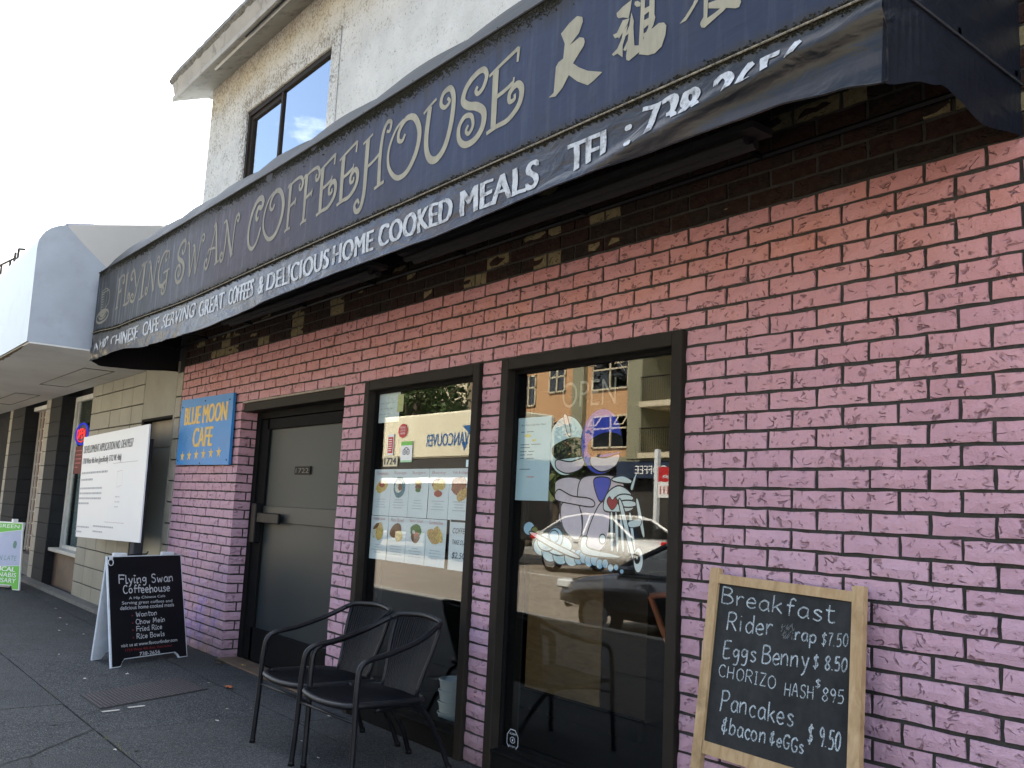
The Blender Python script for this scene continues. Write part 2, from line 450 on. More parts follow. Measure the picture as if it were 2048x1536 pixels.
M['truck_blue'] = simple('blue truck lettering', (0.03, 0.12, 0.30), 0.5, 0.05, 2)
M['bark'] = simple('bark', (0.09, 0.07, 0.05), 0.95, 0.3, 12, 0.8, 40)
M['cup'] = simple('translucent white cup', (0.60, 0.66, 0.68), 0.5, 0.05, 12)
M['chair_wood'] = simple('orange bent wood', (0.42, 0.13, 0.06), 0.4, 0.15, 12)
M['step'] = simple('worn brown threshold', (0.13, 0.085, 0.055), 0.8, 0.3, 8, 0.3, dirt=0.3)
M['neon_tube_dark'] = simple('navy sign backing', (0.02, 0.02, 0.08), 0.6, 0.1, 9)

def leaf_mat():
    t = NT('tree foliage'); p = t.pos(); n = t.noise(p, 1.7, 4, 0.6)
    c = t.ramp(n, [(0.3, (0.018, 0.035, 0.010)), (0.55, (0.045, 0.075, 0.018)), (0.75, (0.085, 0.11, 0.03))])
    return t.bsdf(c, 0.6, None, 0, 0.3)
M['leaves'] = leaf_mat()

def wood_mat(name, c0, c1, sc=(2, 2, 14), mott=0.4):
    t = NT(name); p = t.pos(sc)
    n = t.noise(p, 3.0, 6, 0.65, 0.8); n2 = t.noise(t.pos(), 9.0, 4, 0.6)
    c = t.mix(t.ramp(n, [(0.35, 0.0), (0.68, 1.0)]), c0, c1)
    c = t.mix(t.ramp(n2, [(0.55, 0.0), (0.78, mott)]), c, tuple(x * 0.35 for x in c0))
    return t.bsdf(c, 0.6, t.bump(n, 0.3, 0.002), 0, 0.35)
M['pine'] = wood_mat('blackboard pine frame', (0.34, 0.22, 0.105), (0.49, 0.35, 0.195), (9, 9, 2.2), 0.55)
M['wood_panel'] = wood_mat('oak veneer panel', (0.30, 0.175, 0.075), (0.42, 0.26, 0.12), (2, 2, 9), 0.3)
M['wood_dark'] = wood_mat('dark veneer panel', (0.035, 0.022, 0.013), (0.055, 0.033, 0.02), (2, 2, 9), 0.3)

def slate_mat():
    t = NT('chalkboard slate'); p = t.pos()
    n = t.noise(t.pos((1.0, 1.0, 0.5)), 5.0, 5, 0.7, 0.6); n2 = t.noise(p, 40, 4, 0.6)
    c = t.mix(t.ramp(n, [(0.35, 0.0), (0.8, 1.0)]), (0.010, 0.012, 0.013), (0.032, 0.036, 0.038))
    return t.bsdf(c, t.ramp(n2, [(0.3, 0.6), (0.7, 0.8)]), None, 0, 0.3)
M['slate'] = slate_mat()
def chalk_mat():
    t = NT('chalk'); p = t.pos(); n = t.noise(p, 420, 3, 0.7); n2 = t.noise(p, 34, 3, 0.6)
    k = t.math('MULTIPLY', t.ramp(n, [(0.36, 0.15), (0.60, 1.0)]), t.ramp(n2, [(0.3, 0.45), (0.6, 1.0)]))
    return t.bsdf((0.58, 0.66, 0.70), 0.95, None, 0, 0.1, alpha=k)
M['chalk'] = chalk_mat()

def glass_mat(name, tint, k, bias=0.0, rough=0.0):
    # Schlick reflectance, the same from either side of the pane
    t = NT(name); ge = t.n('ShaderNodeNewGeometry'); dt = t.n('ShaderNodeVectorMath', operation='DOT_PRODUCT')
    t.l(ge.outputs['Normal'], dt.inputs[0]); t.l(ge.outputs['Incoming'], dt.inputs[1])
    q = t.math('POWER', t.math('SUBTRACT', 1.0, t.math('ABSOLUTE', dt.outputs['Value'])), 5.0)
    f = t.math('MINIMUM', t.math('ADD', t.math('MULTIPLY', t.math('ADD', t.math('MULTIPLY', q, 0.96), 0.04), k), bias), 1.0)
    tr = t.n('ShaderNodeBsdfTransparent'); tr.inputs[0].default_value = (*tint, 1)
    gl = t.n('ShaderNodeBsdfGlossy'); gl.inputs['Roughness'].default_value = rough
    # slight waviness of old plate glass
    w = t.noise(t.pos((1, 1, 1)), 1.6, 1, 0.4)
    gl_n = t.bump(w, 0.10, 0.006); t.l(gl_n, gl.inputs['Normal'])
    mx = t.n('ShaderNodeMixShader'); t.l(f, mx.inputs[0]); t.l(tr.outputs[0], mx.inputs[1]); t.l(gl.outputs[0], mx.inputs[2])
    t.l(mx.outputs[0], t.out.inputs[0]); return t.m
M['glass'] = glass_mat('shop window glass', (0.93, 0.95, 0.94), 1.6)
M['glass_up'] = glass_mat('coated upstairs glass', (0.35, 0.38, 0.42), 1.6, 0.52)
M['glass_blue'] = glass_mat('neighbour window glass', (0.85, 0.88, 0.88), 1.5, 0.02)
M['glass_car'] = glass_mat('car glass', (0.20, 0.22, 0.22), 1.8, 0.05)

def tile_mat():
    t = NT('grey green wall tile'); p = t.pos(); n = t.noise(p, 2.2, 4, 0.6); oi = t.n('ShaderNodeObjectInfo')
    c = t.mix(t.ramp(n, [(0.3, 0.0), (0.7, 1.0)]), (0.235, 0.225, 0.18), (0.30, 0.29, 0.235))
    c = t.mix(t.math('MULTIPLY', oi.outputs['Random'], 0.25), c, (0.20, 0.19, 0.16))
    c = t.mix(t.ramp(t.noise(p, 22, 5, 0.7), [(0.58, 0.0), (0.75, 0.3)]), c, (0.12, 0.11, 0.09))
    return t.bsdf(c, 0.6, t.bump(t.noise(p, 90, 4, 0.6), 0.25, 0.002), 0, 0.4)
M['tile'] = tile_mat()

def stucco_mat():
    t = NT('white stucco'); p = t.pos(); x, y, z = t.sep(p)
    n = t.noise(p, 46, 6, 0.75); nb = t.noise(p, 3.0, 4, 0.6)
    base = t.mix(t.ramp(nb, [(0.35, 0.0), (0.7, 1.0)]), (0.50, 0.51, 0.49), (0.62, 0.63, 0.61))
    # mould specks: denser below the eaves and round the window
    hz = t.ramp(t.math('SUBTRACT', z, 4.3), [(0.0, 0.0), (0.45, 0.35), (0.95, 1.0)])
    dx = t.math('ABSOLUTE', t.math('ADD', x, 6.87)); dz = t.math('ABSOLUTE', t.math('SUBTRACT', z, 4.32))
    wx = t.ramp(t.math('ABSOLUTE', t.math('SUBTRACT', dx, 0.86)), [(0.0, 1.0), (0.16, 0.0)])
    wz = t.ramp(t.math('ABSOLUTE', t.math('SUBTRACT', dz, 0.50)), [(0.0, 1.0), (0.16, 0.0)])
    inx = t.ramp(dx, [(0.93, 1.0), (0.99, 0.0)]); inz = t.ramp(dz, [(0.55, 1.0), (0.62, 0.0)])
    ring = t.math('MAXIMUM', t.math('MULTIPLY', wx, inz), t.math('MULTIPLY', wz, inx))
    left = t.ramp(t.math('MULTIPLY', t.math('ADD', x, 8.8), 0.3), [(0.0, 0.55), (0.6, 0.1)])
    dens = t.math('ADD', t.math('ADD', t.math('MULTIPLY', hz, 0.11), t.math('MULTIPLY', ring, 0.10)), t.math('MULTIPLY', left, 0.10))
    sp = t.noise(t.pos((1, 1, 0.7)), 62, 5, 0.75)
    sp = t.math('ADD', sp, t.math('MULTIPLY', t.math('SUBTRACT', t.noise(p, 5.5, 3, 0.6), 0.5), 0.22))
    k = t.ramp(t.math('ADD', sp, dens), [(0.60, 0.0), (0.70, 1.0)])
    c = t.mix(t.math('MULTIPLY', k, 0.75), base, (0.10, 0.085, 0.06))
    yel = t.math('MULTIPLY', t.ramp(t.math('SUBTRACT', z, 4.25), [(0.25, 0.0), (0.78, 1.0)]), t.ramp(t.noise(p, 2.6, 3, 0.6), [(0.35, 0.25), (0.65, 0.8)]))
    c = t.mix(t.math('MULTIPLY', yel, 0.55), c, (0.42, 0.33, 0.20))
    return t.bsdf(c, 0.95, t.bump(n, 0.9, 0.012), 0, 0.1)
M['stucco'] = stucco_mat()
M['eave'] = simple('stained eave board', (0.29, 0.275, 0.24), 0.8, 0.14, 3, 0.3, 60, dirt=0.45)
M['shingle'] = simple('mossy roof edge', (0.13, 0.125, 0.11), 0.95, 0.5, 20, 1.0, 60, dirt=0.7)

def pave_mat():
    t = NT('asphalt footway'); p = t.pos()
    n = t.noise(p, 170, 5, 0.75); n2 = t.noise(p, 2.2, 5, 0.6); n3 = t.noise(p, 12, 5, 0.7); oi = t.n('ShaderNodeObjectInfo')
    c = t.mix(t.ramp(n2, [(0.3, 0.0), (0.72, 1.0)]), (0.022, 0.025, 0.028), (0.044, 0.047, 0.050))
    c = t.mix(t.ramp(n, [(0.52, 0.0), (0.60, 0.9)]), c, (0.20, 0.198, 0.19))
    c = t.mix(t.ramp(n, [(0.28, 0.8), (0.40, 0.0)]), c, (0.018, 0.018, 0.02))
    c = t.mix(t.ramp(t.noise(p, 38, 4, 0.7), [(0.54, 0.0), (0.66, 0.6)]), c, (0.10, 0.10, 0.098))
    c = t.mix(t.ramp(n3, [(0.56, 0.0), (0.70, 0.7)]), c, (0.03, 0.03, 0.029))
    c = t.mix(t.math('MULTIPLY', oi.outputs['Random'], 0.3), c, (0.055, 0.054, 0.052))
    hgt = t.math('ADD', n, t.math('MULTIPLY', n3, 0.6))
    return t.bsdf(c, 0.9, t.bump(hgt, 0.8, 0.004), 0, 0.08)
M['pave'] = pave_mat()

def awn_mat(name, kind):
    """weathered vinyl: navy on the right, bleached towards the left, streaks of grime below the piping"""
    t = NT(name); p = t.pos(); x, y, z = t.sep(p)
    st = t.noise(t.pos((7, 7, 0.5)), 3.0, 5, 0.65)
    st2 = t.noise(t.pos((22, 22, 0.9)), 2.0, 4, 0.6)
    cl = t.noise(p, 1.1, 3, 0.5)
    u = t.math('ADD', t.math('MULTIPLY', t.math('ADD', x, 9.0), 1 / 8.0), t.math('MULTIPLY', t.math('SUBTRACT', cl, 0.5), 0.18))
    if kind == 'band':
        c = t.ramp(u, [(0.0, (0.018, 0.021, 0.026)), (0.10, (0.036, 0.043, 0.050)), (0.30, (0.070, 0.078, 0.095)), (0.42, (0.056, 0.049, 0.064)), (0.60, (0.038, 0.039, 0.060)), (0.72, (0.026, 0.038, 0.078)), (1.0, (0.017, 0.025, 0.050))])
        top = t.math('ADD', t.math('MULTIPLY', t.math('MAXIMUM', t.math('SUBTRACT', -5.0, x), 0.0), 0.017), 3.232)
        c = t.mix(t.math('MULTIPLY', t.ramp(st, [(0.50, 0.0), (0.72, 1.0)]), t.ramp(u, [(0.05, 0.55), (0.7, 0.10)])), c, (0.22, 0.25, 0.28))
        g1 = t.ramp(t.math('ADD', t.math('SUBTRACT', top, z), t.math('MULTIPLY', t.math('SUBTRACT', st2, 0.5), 0.16)), [(0.035, 1.0), (0.13, 0.0)])
        g2 = t.ramp(t.math('ADD', t.math('SUBTRACT', z, 2.655), t.math('MULTIPLY', t.math('SUBTRACT', t.noise(p, 9, 4, 0.7), 0.5), 0.06)), [(0.012, 1.0), (0.045, 0.0)])
        c = t.mix(t.math('MULTIPLY', g1, 0.93), c, (0.022, 0.021, 0.018))
        c = t.mix(t.math('MULTIPLY', g2, 0.8), c, (0.03, 0.028, 0.022))
        run = t.math('MULTIPLY', t.ramp(t.noise(t.pos((13, 13, 0.35), (2, 0, 0)), 2.5, 5, 0.7), [(0.50, 0.0), (0.68, 1.0)]), t.ramp(t.math('SUBTRACT', top, z), [(0.05, 0.8), (0.42, 0.15)]))
        c = t.mix(t.math('MULTIPLY', run, 0.75), c, (0.020, 0.019, 0.018))
        c = t.mix(t.math('MULTIPLY', t.ramp(t.noise(p, 3.2, 5, 0.7), [(0.52, 0.0), (0.72, 0.5)]), 0.8), c, (0.030, 0.030, 0.034))
    elif kind == 'valance':
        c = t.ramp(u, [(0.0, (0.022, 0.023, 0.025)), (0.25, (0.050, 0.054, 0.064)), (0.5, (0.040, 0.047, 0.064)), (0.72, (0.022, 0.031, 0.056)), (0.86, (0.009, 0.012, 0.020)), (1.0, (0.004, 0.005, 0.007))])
        band = t.noise(t.pos((0.6, 0.6, 9)), 2.4, 3, 0.6)
        c = t.mix(t.math('MULTIPLY', t.ramp(band, [(0.5, 0.0), (0.66, 0.6)]), 0.8), c, (0.055, 0.045, 0.042))
        c = t.mix(t.math('MULTIPLY', t.ramp(t.noise(t.pos((2, 2, 4)), 5.0, 6, 0.75), [(0.48, 0.0), (0.66, 1.0)]), 0.6), c, (0.022, 0.020, 0.018))
        g = t.ramp(t.math('ADD', t.math('SUBTRACT', 2.652, z), t.math('MULTIPLY', t.math('SUBTRACT', st2, 0.5), 0.06)), [(0.012, 1.0), (0.04, 0.0)])
        c = t.mix(t.math('MULTIPLY', g, 0.85), c, (0.035, 0.032, 0.022))
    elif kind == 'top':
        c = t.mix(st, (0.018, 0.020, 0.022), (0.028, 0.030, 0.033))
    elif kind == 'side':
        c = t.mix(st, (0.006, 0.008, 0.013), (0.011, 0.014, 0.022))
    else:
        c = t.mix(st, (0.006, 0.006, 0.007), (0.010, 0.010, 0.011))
    wr = t.noise(t.pos((1.0, 1.0, 2.0), rot=(0, 0.5, 0)), 6.0, 3, 0.5, 0.8)
    fine = t.noise(p, 300, 2, 0.5)
    nm = t.bump(t.math('ADD', wr, t.math('MULTIPLY', fine, 0.04)), {'valance': 0.55, 'side': 0.5, 'band': 0.12}.get(kind, 0.15), 0.02)
    return t.bsdf(c, 0.34 if kind in ('valance', 'side') else 0.6, nm, 0, 0.4 if kind in ('valance', 'side') else 0.2)
for k_ in ('band', 'valance', 'top', 'side', 'inner'): M['awn_' + k_] = awn_mat('awning vinyl ' + k_, k_)
def letter_mat(name, col, dirt):
    t = NT(name); p = t.pos()
    st2 = t.noise(t.pos((22, 22, 0.9)), 2.0, 4, 0.6); x, y, z = t.sep(p)
    c = t.mix(t.ramp(t.noise(t.pos((9, 9, 3)), 3, 4, 0.6), [(0.3, 0.0), (0.75, 1.0)]), tuple(v * 0.72 for v in col), col)
    g = t.ramp(t.math('ADD', t.math('SUBTRACT', 3.235, z), t.math('MULTIPLY', st2, 0.14)), [(0.10, 0.85), (0.24, 0.0)])
    if dirt:
        c = t.mix(g, c, (0.05, 0.045, 0.035))
        c = t.mix(t.ramp(t.math('ADD', t.math('MULTIPLY', x, -0.12), t.math('MULTIPLY', t.noise(p, 6, 5, 0.7), 0.7)), [(0.75, 0.0), (1.35, 0.55)]), c, (0.12, 0.115, 0.10))
    else: c = t.mix(t.ramp(t.noise(p, 24, 5, 0.7), [(0.50, 0.0), (0.66, 0.85)]), c, (0.09, 0.088, 0.085))
    return t.bsdf(c, 0.6, None, 0, 0.3)
M['gold'] = letter_mat('faded cream lettering', (0.31, 0.295, 0.22), True)
M['silver'] = letter_mat('peeling white lettering', (0.50, 0.54, 0.58), False)
def moss_mat():
    t = NT('crust of moss'); n = t.noise(t.pos(), 120, 4, 0.7)
    return t.bsdf(t.ramp(n, [(0.3, (0.012, 0.012, 0.010)), (0.6, (0.035, 0.034, 0.024)), (0.8, (0.09, 0.082, 0.055))]), 0.95, None, 0, 0.1)
M['moss'] = moss_mat()
M['piping'] = simple('frayed piping', (0.20, 0.18, 0.14), 0.9, 0.8, 90, 0.6, dirt=1.0)
def wicker_mat():
    t = NT('black wicker'); p = t.pos(obj=True)
    w1 = t.n('ShaderNodeTexWave'); w1.bands_direction = 'X'; w1.inputs['Scale'].default_value = 34; t.l(p, w1.inputs['Vector'])
    w2 = t.n('ShaderNodeTexWave'); w2.bands_direction = 'Z'; w2.inputs['Scale'].default_value = 60; t.l(p, w2.inputs['Vector'])
    h = t.math('ADD', w1.outputs['Fac'], t.math('MULTIPLY', w2.outputs['Fac'], 0.5))
    c = t.mix(t.ramp(h, [(0.4, 0.0), (1.2, 1.0)]), (0.003, 0.003, 0.004), (0.014, 0.015, 0.020))
    return t.bsdf(c, 0.5, t.bump(h, 0.9, 0.004), 0, 0.2)
M['wicker'] = wicker_mat()
def emis(name, col, s):
    t = NT(name); e = t.n('ShaderNodeEmission'); e.inputs[0].default_value = (*col, 1); e.inputs[1].default_value = s
    t.l(e.outputs[0], t.out.inputs[0]); return t.m
M['neon_red'] = emis('neon red', (1.0, 0.05, 0.04), 0.32)
M['neon_blue'] = emis('neon blue', (0.06, 0.08, 0.9), 0.14)
def paint_mat(name, col, a=0.92):
    t = NT(name); n = t.noise(t.pos(), 30, 3, 0.6)
    c = t.mix(n, tuple(v * 0.85 for v in col), tuple(min(1, v * 1.1) for v in col))
    return t.bsdf(c, 0.6, None, 0, 0.2, alpha=a)
for nme, c_ in dict(p_lilac=(0.74, 0.62, 0.70), p_sky=(0.72, 0.88, 0.93), p_blue=(0.05, 0.08, 0.55), p_white=(0.80, 0.86, 0.86), p_line=(0.01, 0.01, 0.012), p_red=(0.40, 0.02, 0.03), p_olive=(0.25, 0.26, 0.07), p_puff=(0.40, 0.64, 0.82), p_ghost=(0.80, 0.76, 0.62)).items():
    M[nme] = paint_mat('window paint ' + nme[2:], c_, 0.35 if nme == 'p_ghost' else 0.95)
for nme, c_ in dict(f_egg=(0.72, 0.50, 0.16), f_red=(0.45, 0.08, 0.05), f_green=(0.10, 0.22, 0.05), f_brown=(0.22, 0.10, 0.05), f_fry=(0.60, 0.38, 0.14), f_teal=(0.10, 0.24, 0.30), f_white=(0.78, 0.76, 0.66), f_meat=(0.36, 0.14, 0.08)).items():
    M[nme] = simple('printed food ' + nme[2:], c_, 0.6, 0.45, 90)
# ------------------------------------------------------------------ ground
H, W, JX = 0.0737, 0.2063, -8.481
gr = ob('ground', [(-150, -150, -0.32), (150, -150, -0.32), (150, 150, -0.32), (-150, 150, -0.32)], [(0, 1, 2, 3)], M['concrete'], kind='structure')
road = MB().box((-90, -17.6, -0.30), (60, -4.45, -0.13)).build('road', M['asphalt_road'], kind='structure')
ln = MB()
for i in range(14):
    x = -60 + i * 7.0
    ln.box((x, -5.42, -0.128), (x + 6.96, -5.32, -0.126))
    ln.box((x, -10.95, -0.128), (x + 3.0, -10.85, -0.126))
o = ln.build('road_marking', M['line_white'], road)
walk = MB().box((-60, -4.45, -0.30), (30, 6.0, -0.022)).build('sidewalk', M['joint'], kind='structure')
kerb = MB()
for i in range(30): kerb.box((-50 + i * 2.4, -4.62, -0.15), (-50 + i * 2.4 + 2.385, -4.452, 0.004))
kerb.build('kerb', M['concrete'], walk)
rows = [(-0.372, 0.25, [-30, -8.9, -6.95, -5.05, -3.3, -1.2, 1.5]), (-1.402, -0.378, [-30, -12.6, -9.9, -7.9, -5.32, -3.0, -0.9, 1.5]),
        (-2.60, -1.408, [-30, -13.2, -11.0, -9.3, -7.24, -6.09, -4.95, -3.2, -1.4, 1.5]), (-4.446, -2.606, [-30, -12.0, -9.0, -6.0, -3.0, 0.0, 1.5])]
for (y0, y1, xs) in rows:
    for a, b in zip(xs[:-1], xs[1:]):
        z = rnd.uniform(-0.003, 0.0); sk_ = rnd.uniform(-0.05, 0.05) if y1 < -.3 else 0
        m_ = MB(); n = max(2, int((b - a) / 0.35))
        top = [(a + 0.005 + sk_ * 0, y0), ] 
        # slab outline with slightly ragged edges
        pts = []
        for i in range(n + 1): pts.append((a + 0.003 + (b - a - 0.006) * i / n, y0 + 0.001 + rnd.uniform(0, 0.004)))
        for i in range(n + 1): pts.append((b - 0.003 - (b - a - 0.006) * i / n, y1 - 0.001 - rnd.uniform(0, 0.004)))
        m_.slab([(x, y, z - 0.018) for x, y in pts], (0, 0, 1), 0.018)
        m_.build('paving_slab', M['pave'], walk, at=((a + b) / 2, (y0 + y1) / 2, z - 0.018))
# cracks: thin dirt filled fissures lying in the slabs
def crack(pts, w=0.009):
    mb = MB(); P = []
    for i in range(len(pts) - 1):
        for j in range(7):
            t = j / 7; P.append((pts[i][0] + (pts[i + 1][0] - pts[i][0]) * t + rnd.uniform(-.008, .008), pts[i][1] + (pts[i + 1][1] - pts[i][1]) * t + rnd.uniform(-.008, .008)))
    P.append(pts[-1])
    ribbon(P, w, w * .5, Frame((0, 0, 0.0016), (1, 0, 0), (0, 1, 0), (0, 0, 1)), 0.0, mb, wf=lambda t: w * (0.5 + 0.5 * noise.noise((t * 14, w * 99, pts[0][0]))) + 0.003)
    return mb.build('crack', M['joint'], walk)
crack([(-5.384, -1.412), (-4.998, -1.783), (-4.883, -1.941), (-4.6, -2.05)], 0.014)
crack([(-4.95, -1.80), (-4.80, -1.83), (-4.55, -1.78)], 0.006)
crack([(-5.735, -1.393), (-5.84, -1.262)], 0.010)
crack([(-6.20, -0.49), (-6.30, -0.38), (-6.5, -0.1)], 0.005)
crack([(-8.1, -1.0), (-7.4, -1.2), (-7.0, -1.38)], 0.004)
crack([(-9.6, -0.9), (-8.8, -1.05), (-8.2, -0.95)], 0.004)
gw = MB()
for i in range(220):
    x = rnd.uniform(-8.5, -4.4); y = -1.405 + rnd.uniform(-.012, .012)
    if noise.noise((x * 2.1, 3, 1)) < 0.05: continue
    gw.add([(x, y, .001), (x + rnd.uniform(.002, .008), y + rnd.uniform(-.006, .006), .001), (x + rnd.uniform(-.006, .006), y + .004, rnd.uniform(.006, .016))], [(0, 1, 2)])
o = gw.build('joint_weeds', simple('dry weeds', (0.13, 0.12, 0.04), 0.9, 0.5, 60)); tagp(o, 'tiny dry weeds and grit growing in the long pavement joint', 'weeds', kind='stuff')

# ------------------------------------------------------------------ cafe building
cafe = empty('cafe_building', (-4.0, 0.0, 0.0), 'two storey cafe with pink painted brick ground floor and grimy white stucco above', 'building')
OPEN = [(-7.252, -5.485, 6, 40), (-5.172, -3.925, 8 if False else 6, 40), (-3.732, -2.500, 6, 40)]
WX0, WX1 = -8.765, 0.75
# backing wall with the openings cut out, brown room side
bk = MB()
def wallpiece(x0, x1, z0, z1): bk.box((x0, 0.0095, z0), (x1, 0.20, z1))
wallpiece(WX0 + .004, WX1, 2.0636, 3.3)
wallpiece(WX0 + .004, -7.262, -0.1, 2.0636); wallpiece(-5.478, -5.16, -0.1, 2.0636); wallpiece(-3.93, -3.727, -0.1, 2.0636); wallpiece(-2.505, WX1, -0.1, 2.0636)
bk.build('mortar', M['mortar'], cafe)

def brick_mesh(L, h, d, seed):
    """rough brick centred on the origin, front face towards -y"""
    r = random.Random(seed); nx = max(2, int(round(L / 0.045))); nz = 2
    fr = []; 
    for i in range(nx + 1):
        for j in range(nz + 1):
            e = (i in (0, nx)) + (j in (0, nz))
            dx = r.uniform(-.0022, .0022); dz = r.uniform(-.0020, .0020)
            fr.append((-L / 2 + L * i / nx + dx * (0.9 if e else 1), -d / 2 + (0.0035 if e else 0) + r.uniform(-.0014, .0014), -h / 2 + h * j / nz + dz))
    vs = list(fr); fs = [(i * (nz + 1) + j, (i + 1) * (nz + 1) + j, (i + 1) * (nz + 1) + j + 1, i * (nz + 1) + j + 1) for i in range(nx) for j in range(nz)]
    loop = [i * (nz + 1) for i in range(nx + 1)] + [nx * (nz + 1) + j for j in range(1, nz + 1)] + [i * (nz + 1) + nz for i in range(nx - 1, -1, -1)] + [j for j in range(nz - 1, 0, -1)]
    n0 = len(vs)
    for k in loop: vs.append((fr[k][0], d / 2, fr[k][2]))
    for a in range(len(loop)):
        b = (a + 1) % len(loop); fs.append((loop[b], loop[a], n0 + a, n0 + b))
    return vs, fs
def proj(p):
    d = Vector(p) - CAMP; w = d.dot(Vector(FX))
    if w <= 0.05: return None
    return (1024 + FPX * d.dot(Vector(RX)) / w, 768 - FPX * d.dot(Vector(UX)) / w, w)
# all bricks: (centre, length, row, orientation)
BR = []
def split(x0, x1, k):
    out = []; off = 0.0 if k % 2 == 0 else -0.5 * W
    i = math.floor((x0 - JX - off) / W) - 1
    while True:
        a = JX + off + i * W + 0.007; b = a + W - 0.014; i += 1
        if a > x1: break
        a2 = max(a, x0); b2 = min(b, x1)
        if b2 - a2 > 0.022: out.append((a2, b2))
    return out
for k in range(-11, 34):
    segs = [(WX0, WX1)]
    if k >= 6: segs = [(WX0, -7.252), (-5.484, -5.168), (-3.920, -3.735), (-2.497, WX1)]
    for si, (a, b) in enumerate(segs):
        if k >= 6 and si == 2: BR.append(((-3.8275, k), 0.183, 'f')); continue
        for (p, q) in split(a, b, k):
            if k >= 6 and si == 0 and q > -7.3: q = -7.252
            BR.append((((p + q) / 2, k), q - p, 'f'))
for k in range(6, 34):
    ys = [(0.012, 0.198)] if k % 2 else [(0.012, 0.094), (0.108, 0.198)]
    for a, b in ys: BR.append((((a + b) / 2, k), b - a, 'r'))
    ys = [(0.012, 0.198)] if k % 2 == 0 else [(0.012, 0.094), (0.108, 0.198)]
scored = []
for (c, k), L, ori in BR:
    z = (34 - k - 0.5) * H
    P = (c, 0.0, z) if ori == 'f' else (-7.252, c, z)
    s = proj(P); area = 0.0
    if s and k >= 0 and -30 < s[0] < 2080 and -30 < s[1] < 1560:
        view = (Vector(P) - CAMP); dist = view.length
        cosn = abs(view.y if ori == 'f' else view.x) / dist
        area = L * cosn / dist ** 2
    scored.append((area, P, L, k, ori))
scored.sort(key=lambda t: -t[0])
shared = {}
D_ = 0.024
rest = MB(); raw = MB()
for n_, (area, P, L, k, ori) in enumerate(scored):
    jz = rnd.uniform(-.0012, .0012)
    dy = rnd.uniform(-.0030, .0030)
    cpos = Vector(P) + (Vector((0, D_ / 2 - 0.0005 + dy, jz)) if ori == 'f' else Vector((-D_ / 2 + .0015, 0, jz)))
    h = H - 0.0125
    key = round(L / 0.012)
    if n_ < 300:
        sd_ = (key, rnd.randrange(16) if abs(L - (W - .014)) < .004 or key == 7 else 0)
        if sd_ not in shared:
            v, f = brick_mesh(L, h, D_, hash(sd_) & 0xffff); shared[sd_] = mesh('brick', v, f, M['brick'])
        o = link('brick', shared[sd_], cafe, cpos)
        if ori == 'r': o.rotation_euler = (0, 0, pi / 2)
    else:
        v, f = brick_mesh(L, h, D_, rnd.randrange(99999))
        if ori == 'f': v = [(a + cpos.x, b + cpos.y, c_ + cpos.z) for a, b, c_ in v]
        else: v = [(-b + cpos.x, a + cpos.y, c_ + cpos.z) for a, b, c_ in v]
        (raw if k < 0 else rest).add(v, f)
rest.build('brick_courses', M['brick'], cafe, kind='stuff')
raw.build('bare_brick_courses', M['brick_raw'], cafe, kind='stuff')
lt = MB().box((-7.25, 0.004, 2.052), (-5.48, 0.205, 2.066)); lt.build('lintel', M['lintel'], cafe)
MB().box((-7.25, 0.02, 1.985), (-5.48, 0.199, 2.050)).build('lintel_board', M['frame'], cafe)

# upper wall with the window opening
uw = MB(); X0, X1, Z0, Z1 = -8.70, 12.0, 3.24, 5.30; a, b, c, d = -7.70, -6.06, 3.78, 4.735
for (x0, x1, z0, z1) in ((X0, a, Z0, Z1), (b, X1, Z0, Z1), (a, b, Z0, c), (a, b, d, Z1)):
    uw.box((x0, -0.006, z0), (x1, 0.10, z1))
uw.box((X0, 0.10, 2.6), (X0 + .15, 9.0, 5.30))
uw.box((X1 - .15, 0.10, 0), (X1, 9.0, 5.30))
uw.build('upper_wall', M['stucco'], cafe)
MB().box((X0 + .15, 8.85, 0), (X1 - .15, 9.0, 5.3)).build('rear_wall', M['stucco'], cafe)
# raised stucco band round the window
tr = MB()
for (x0, x1, z0, z1) in ((a - .13, a, c, d + .12), (b, b + .13, c, d + .12), (a, b, d, d + .12)): tr.box((x0, -0.022, z0), (x1, -0.004, z1), 0.008)
tr.build('window_surround', M['stucco'], cafe)
wf_ = MB()
wf_.box((a, 0.0, d - .045), (b, 0.09, d)); wf_.box((a, 0.0, c), (a + .040, 0.055, d - .045)); wf_.box((b - .03, 0.0, c), (b, 0.09, d - .045))
wf_.box((-6.995, 0.004, c), (-6.965, 0.034, d - .045)); wf_.box((a + .040, 0.018, d - .085), (-6.995, 0.05, d - .045)); wf_.box((a + .040, 0.018, c), (a + .080, 0.05, d - .085))
win = wf_.build('upper_window', M['frame'], cafe)
MB().box((a + .075, 0.036, c), (-6.985, 0.040, d - .08)).build('pane', M['glass_up'], win)
MB().box((-6.966, 0.020, c), (b - .028, 0.024, d - .04)).build('pane', M['glass_up'], win)
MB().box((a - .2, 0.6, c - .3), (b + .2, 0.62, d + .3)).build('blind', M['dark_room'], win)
MB().box((WX1, 0.012, -0.1), (12.0, 0.2, 3.24)).build('plain_wall', M['brick'], cafe)
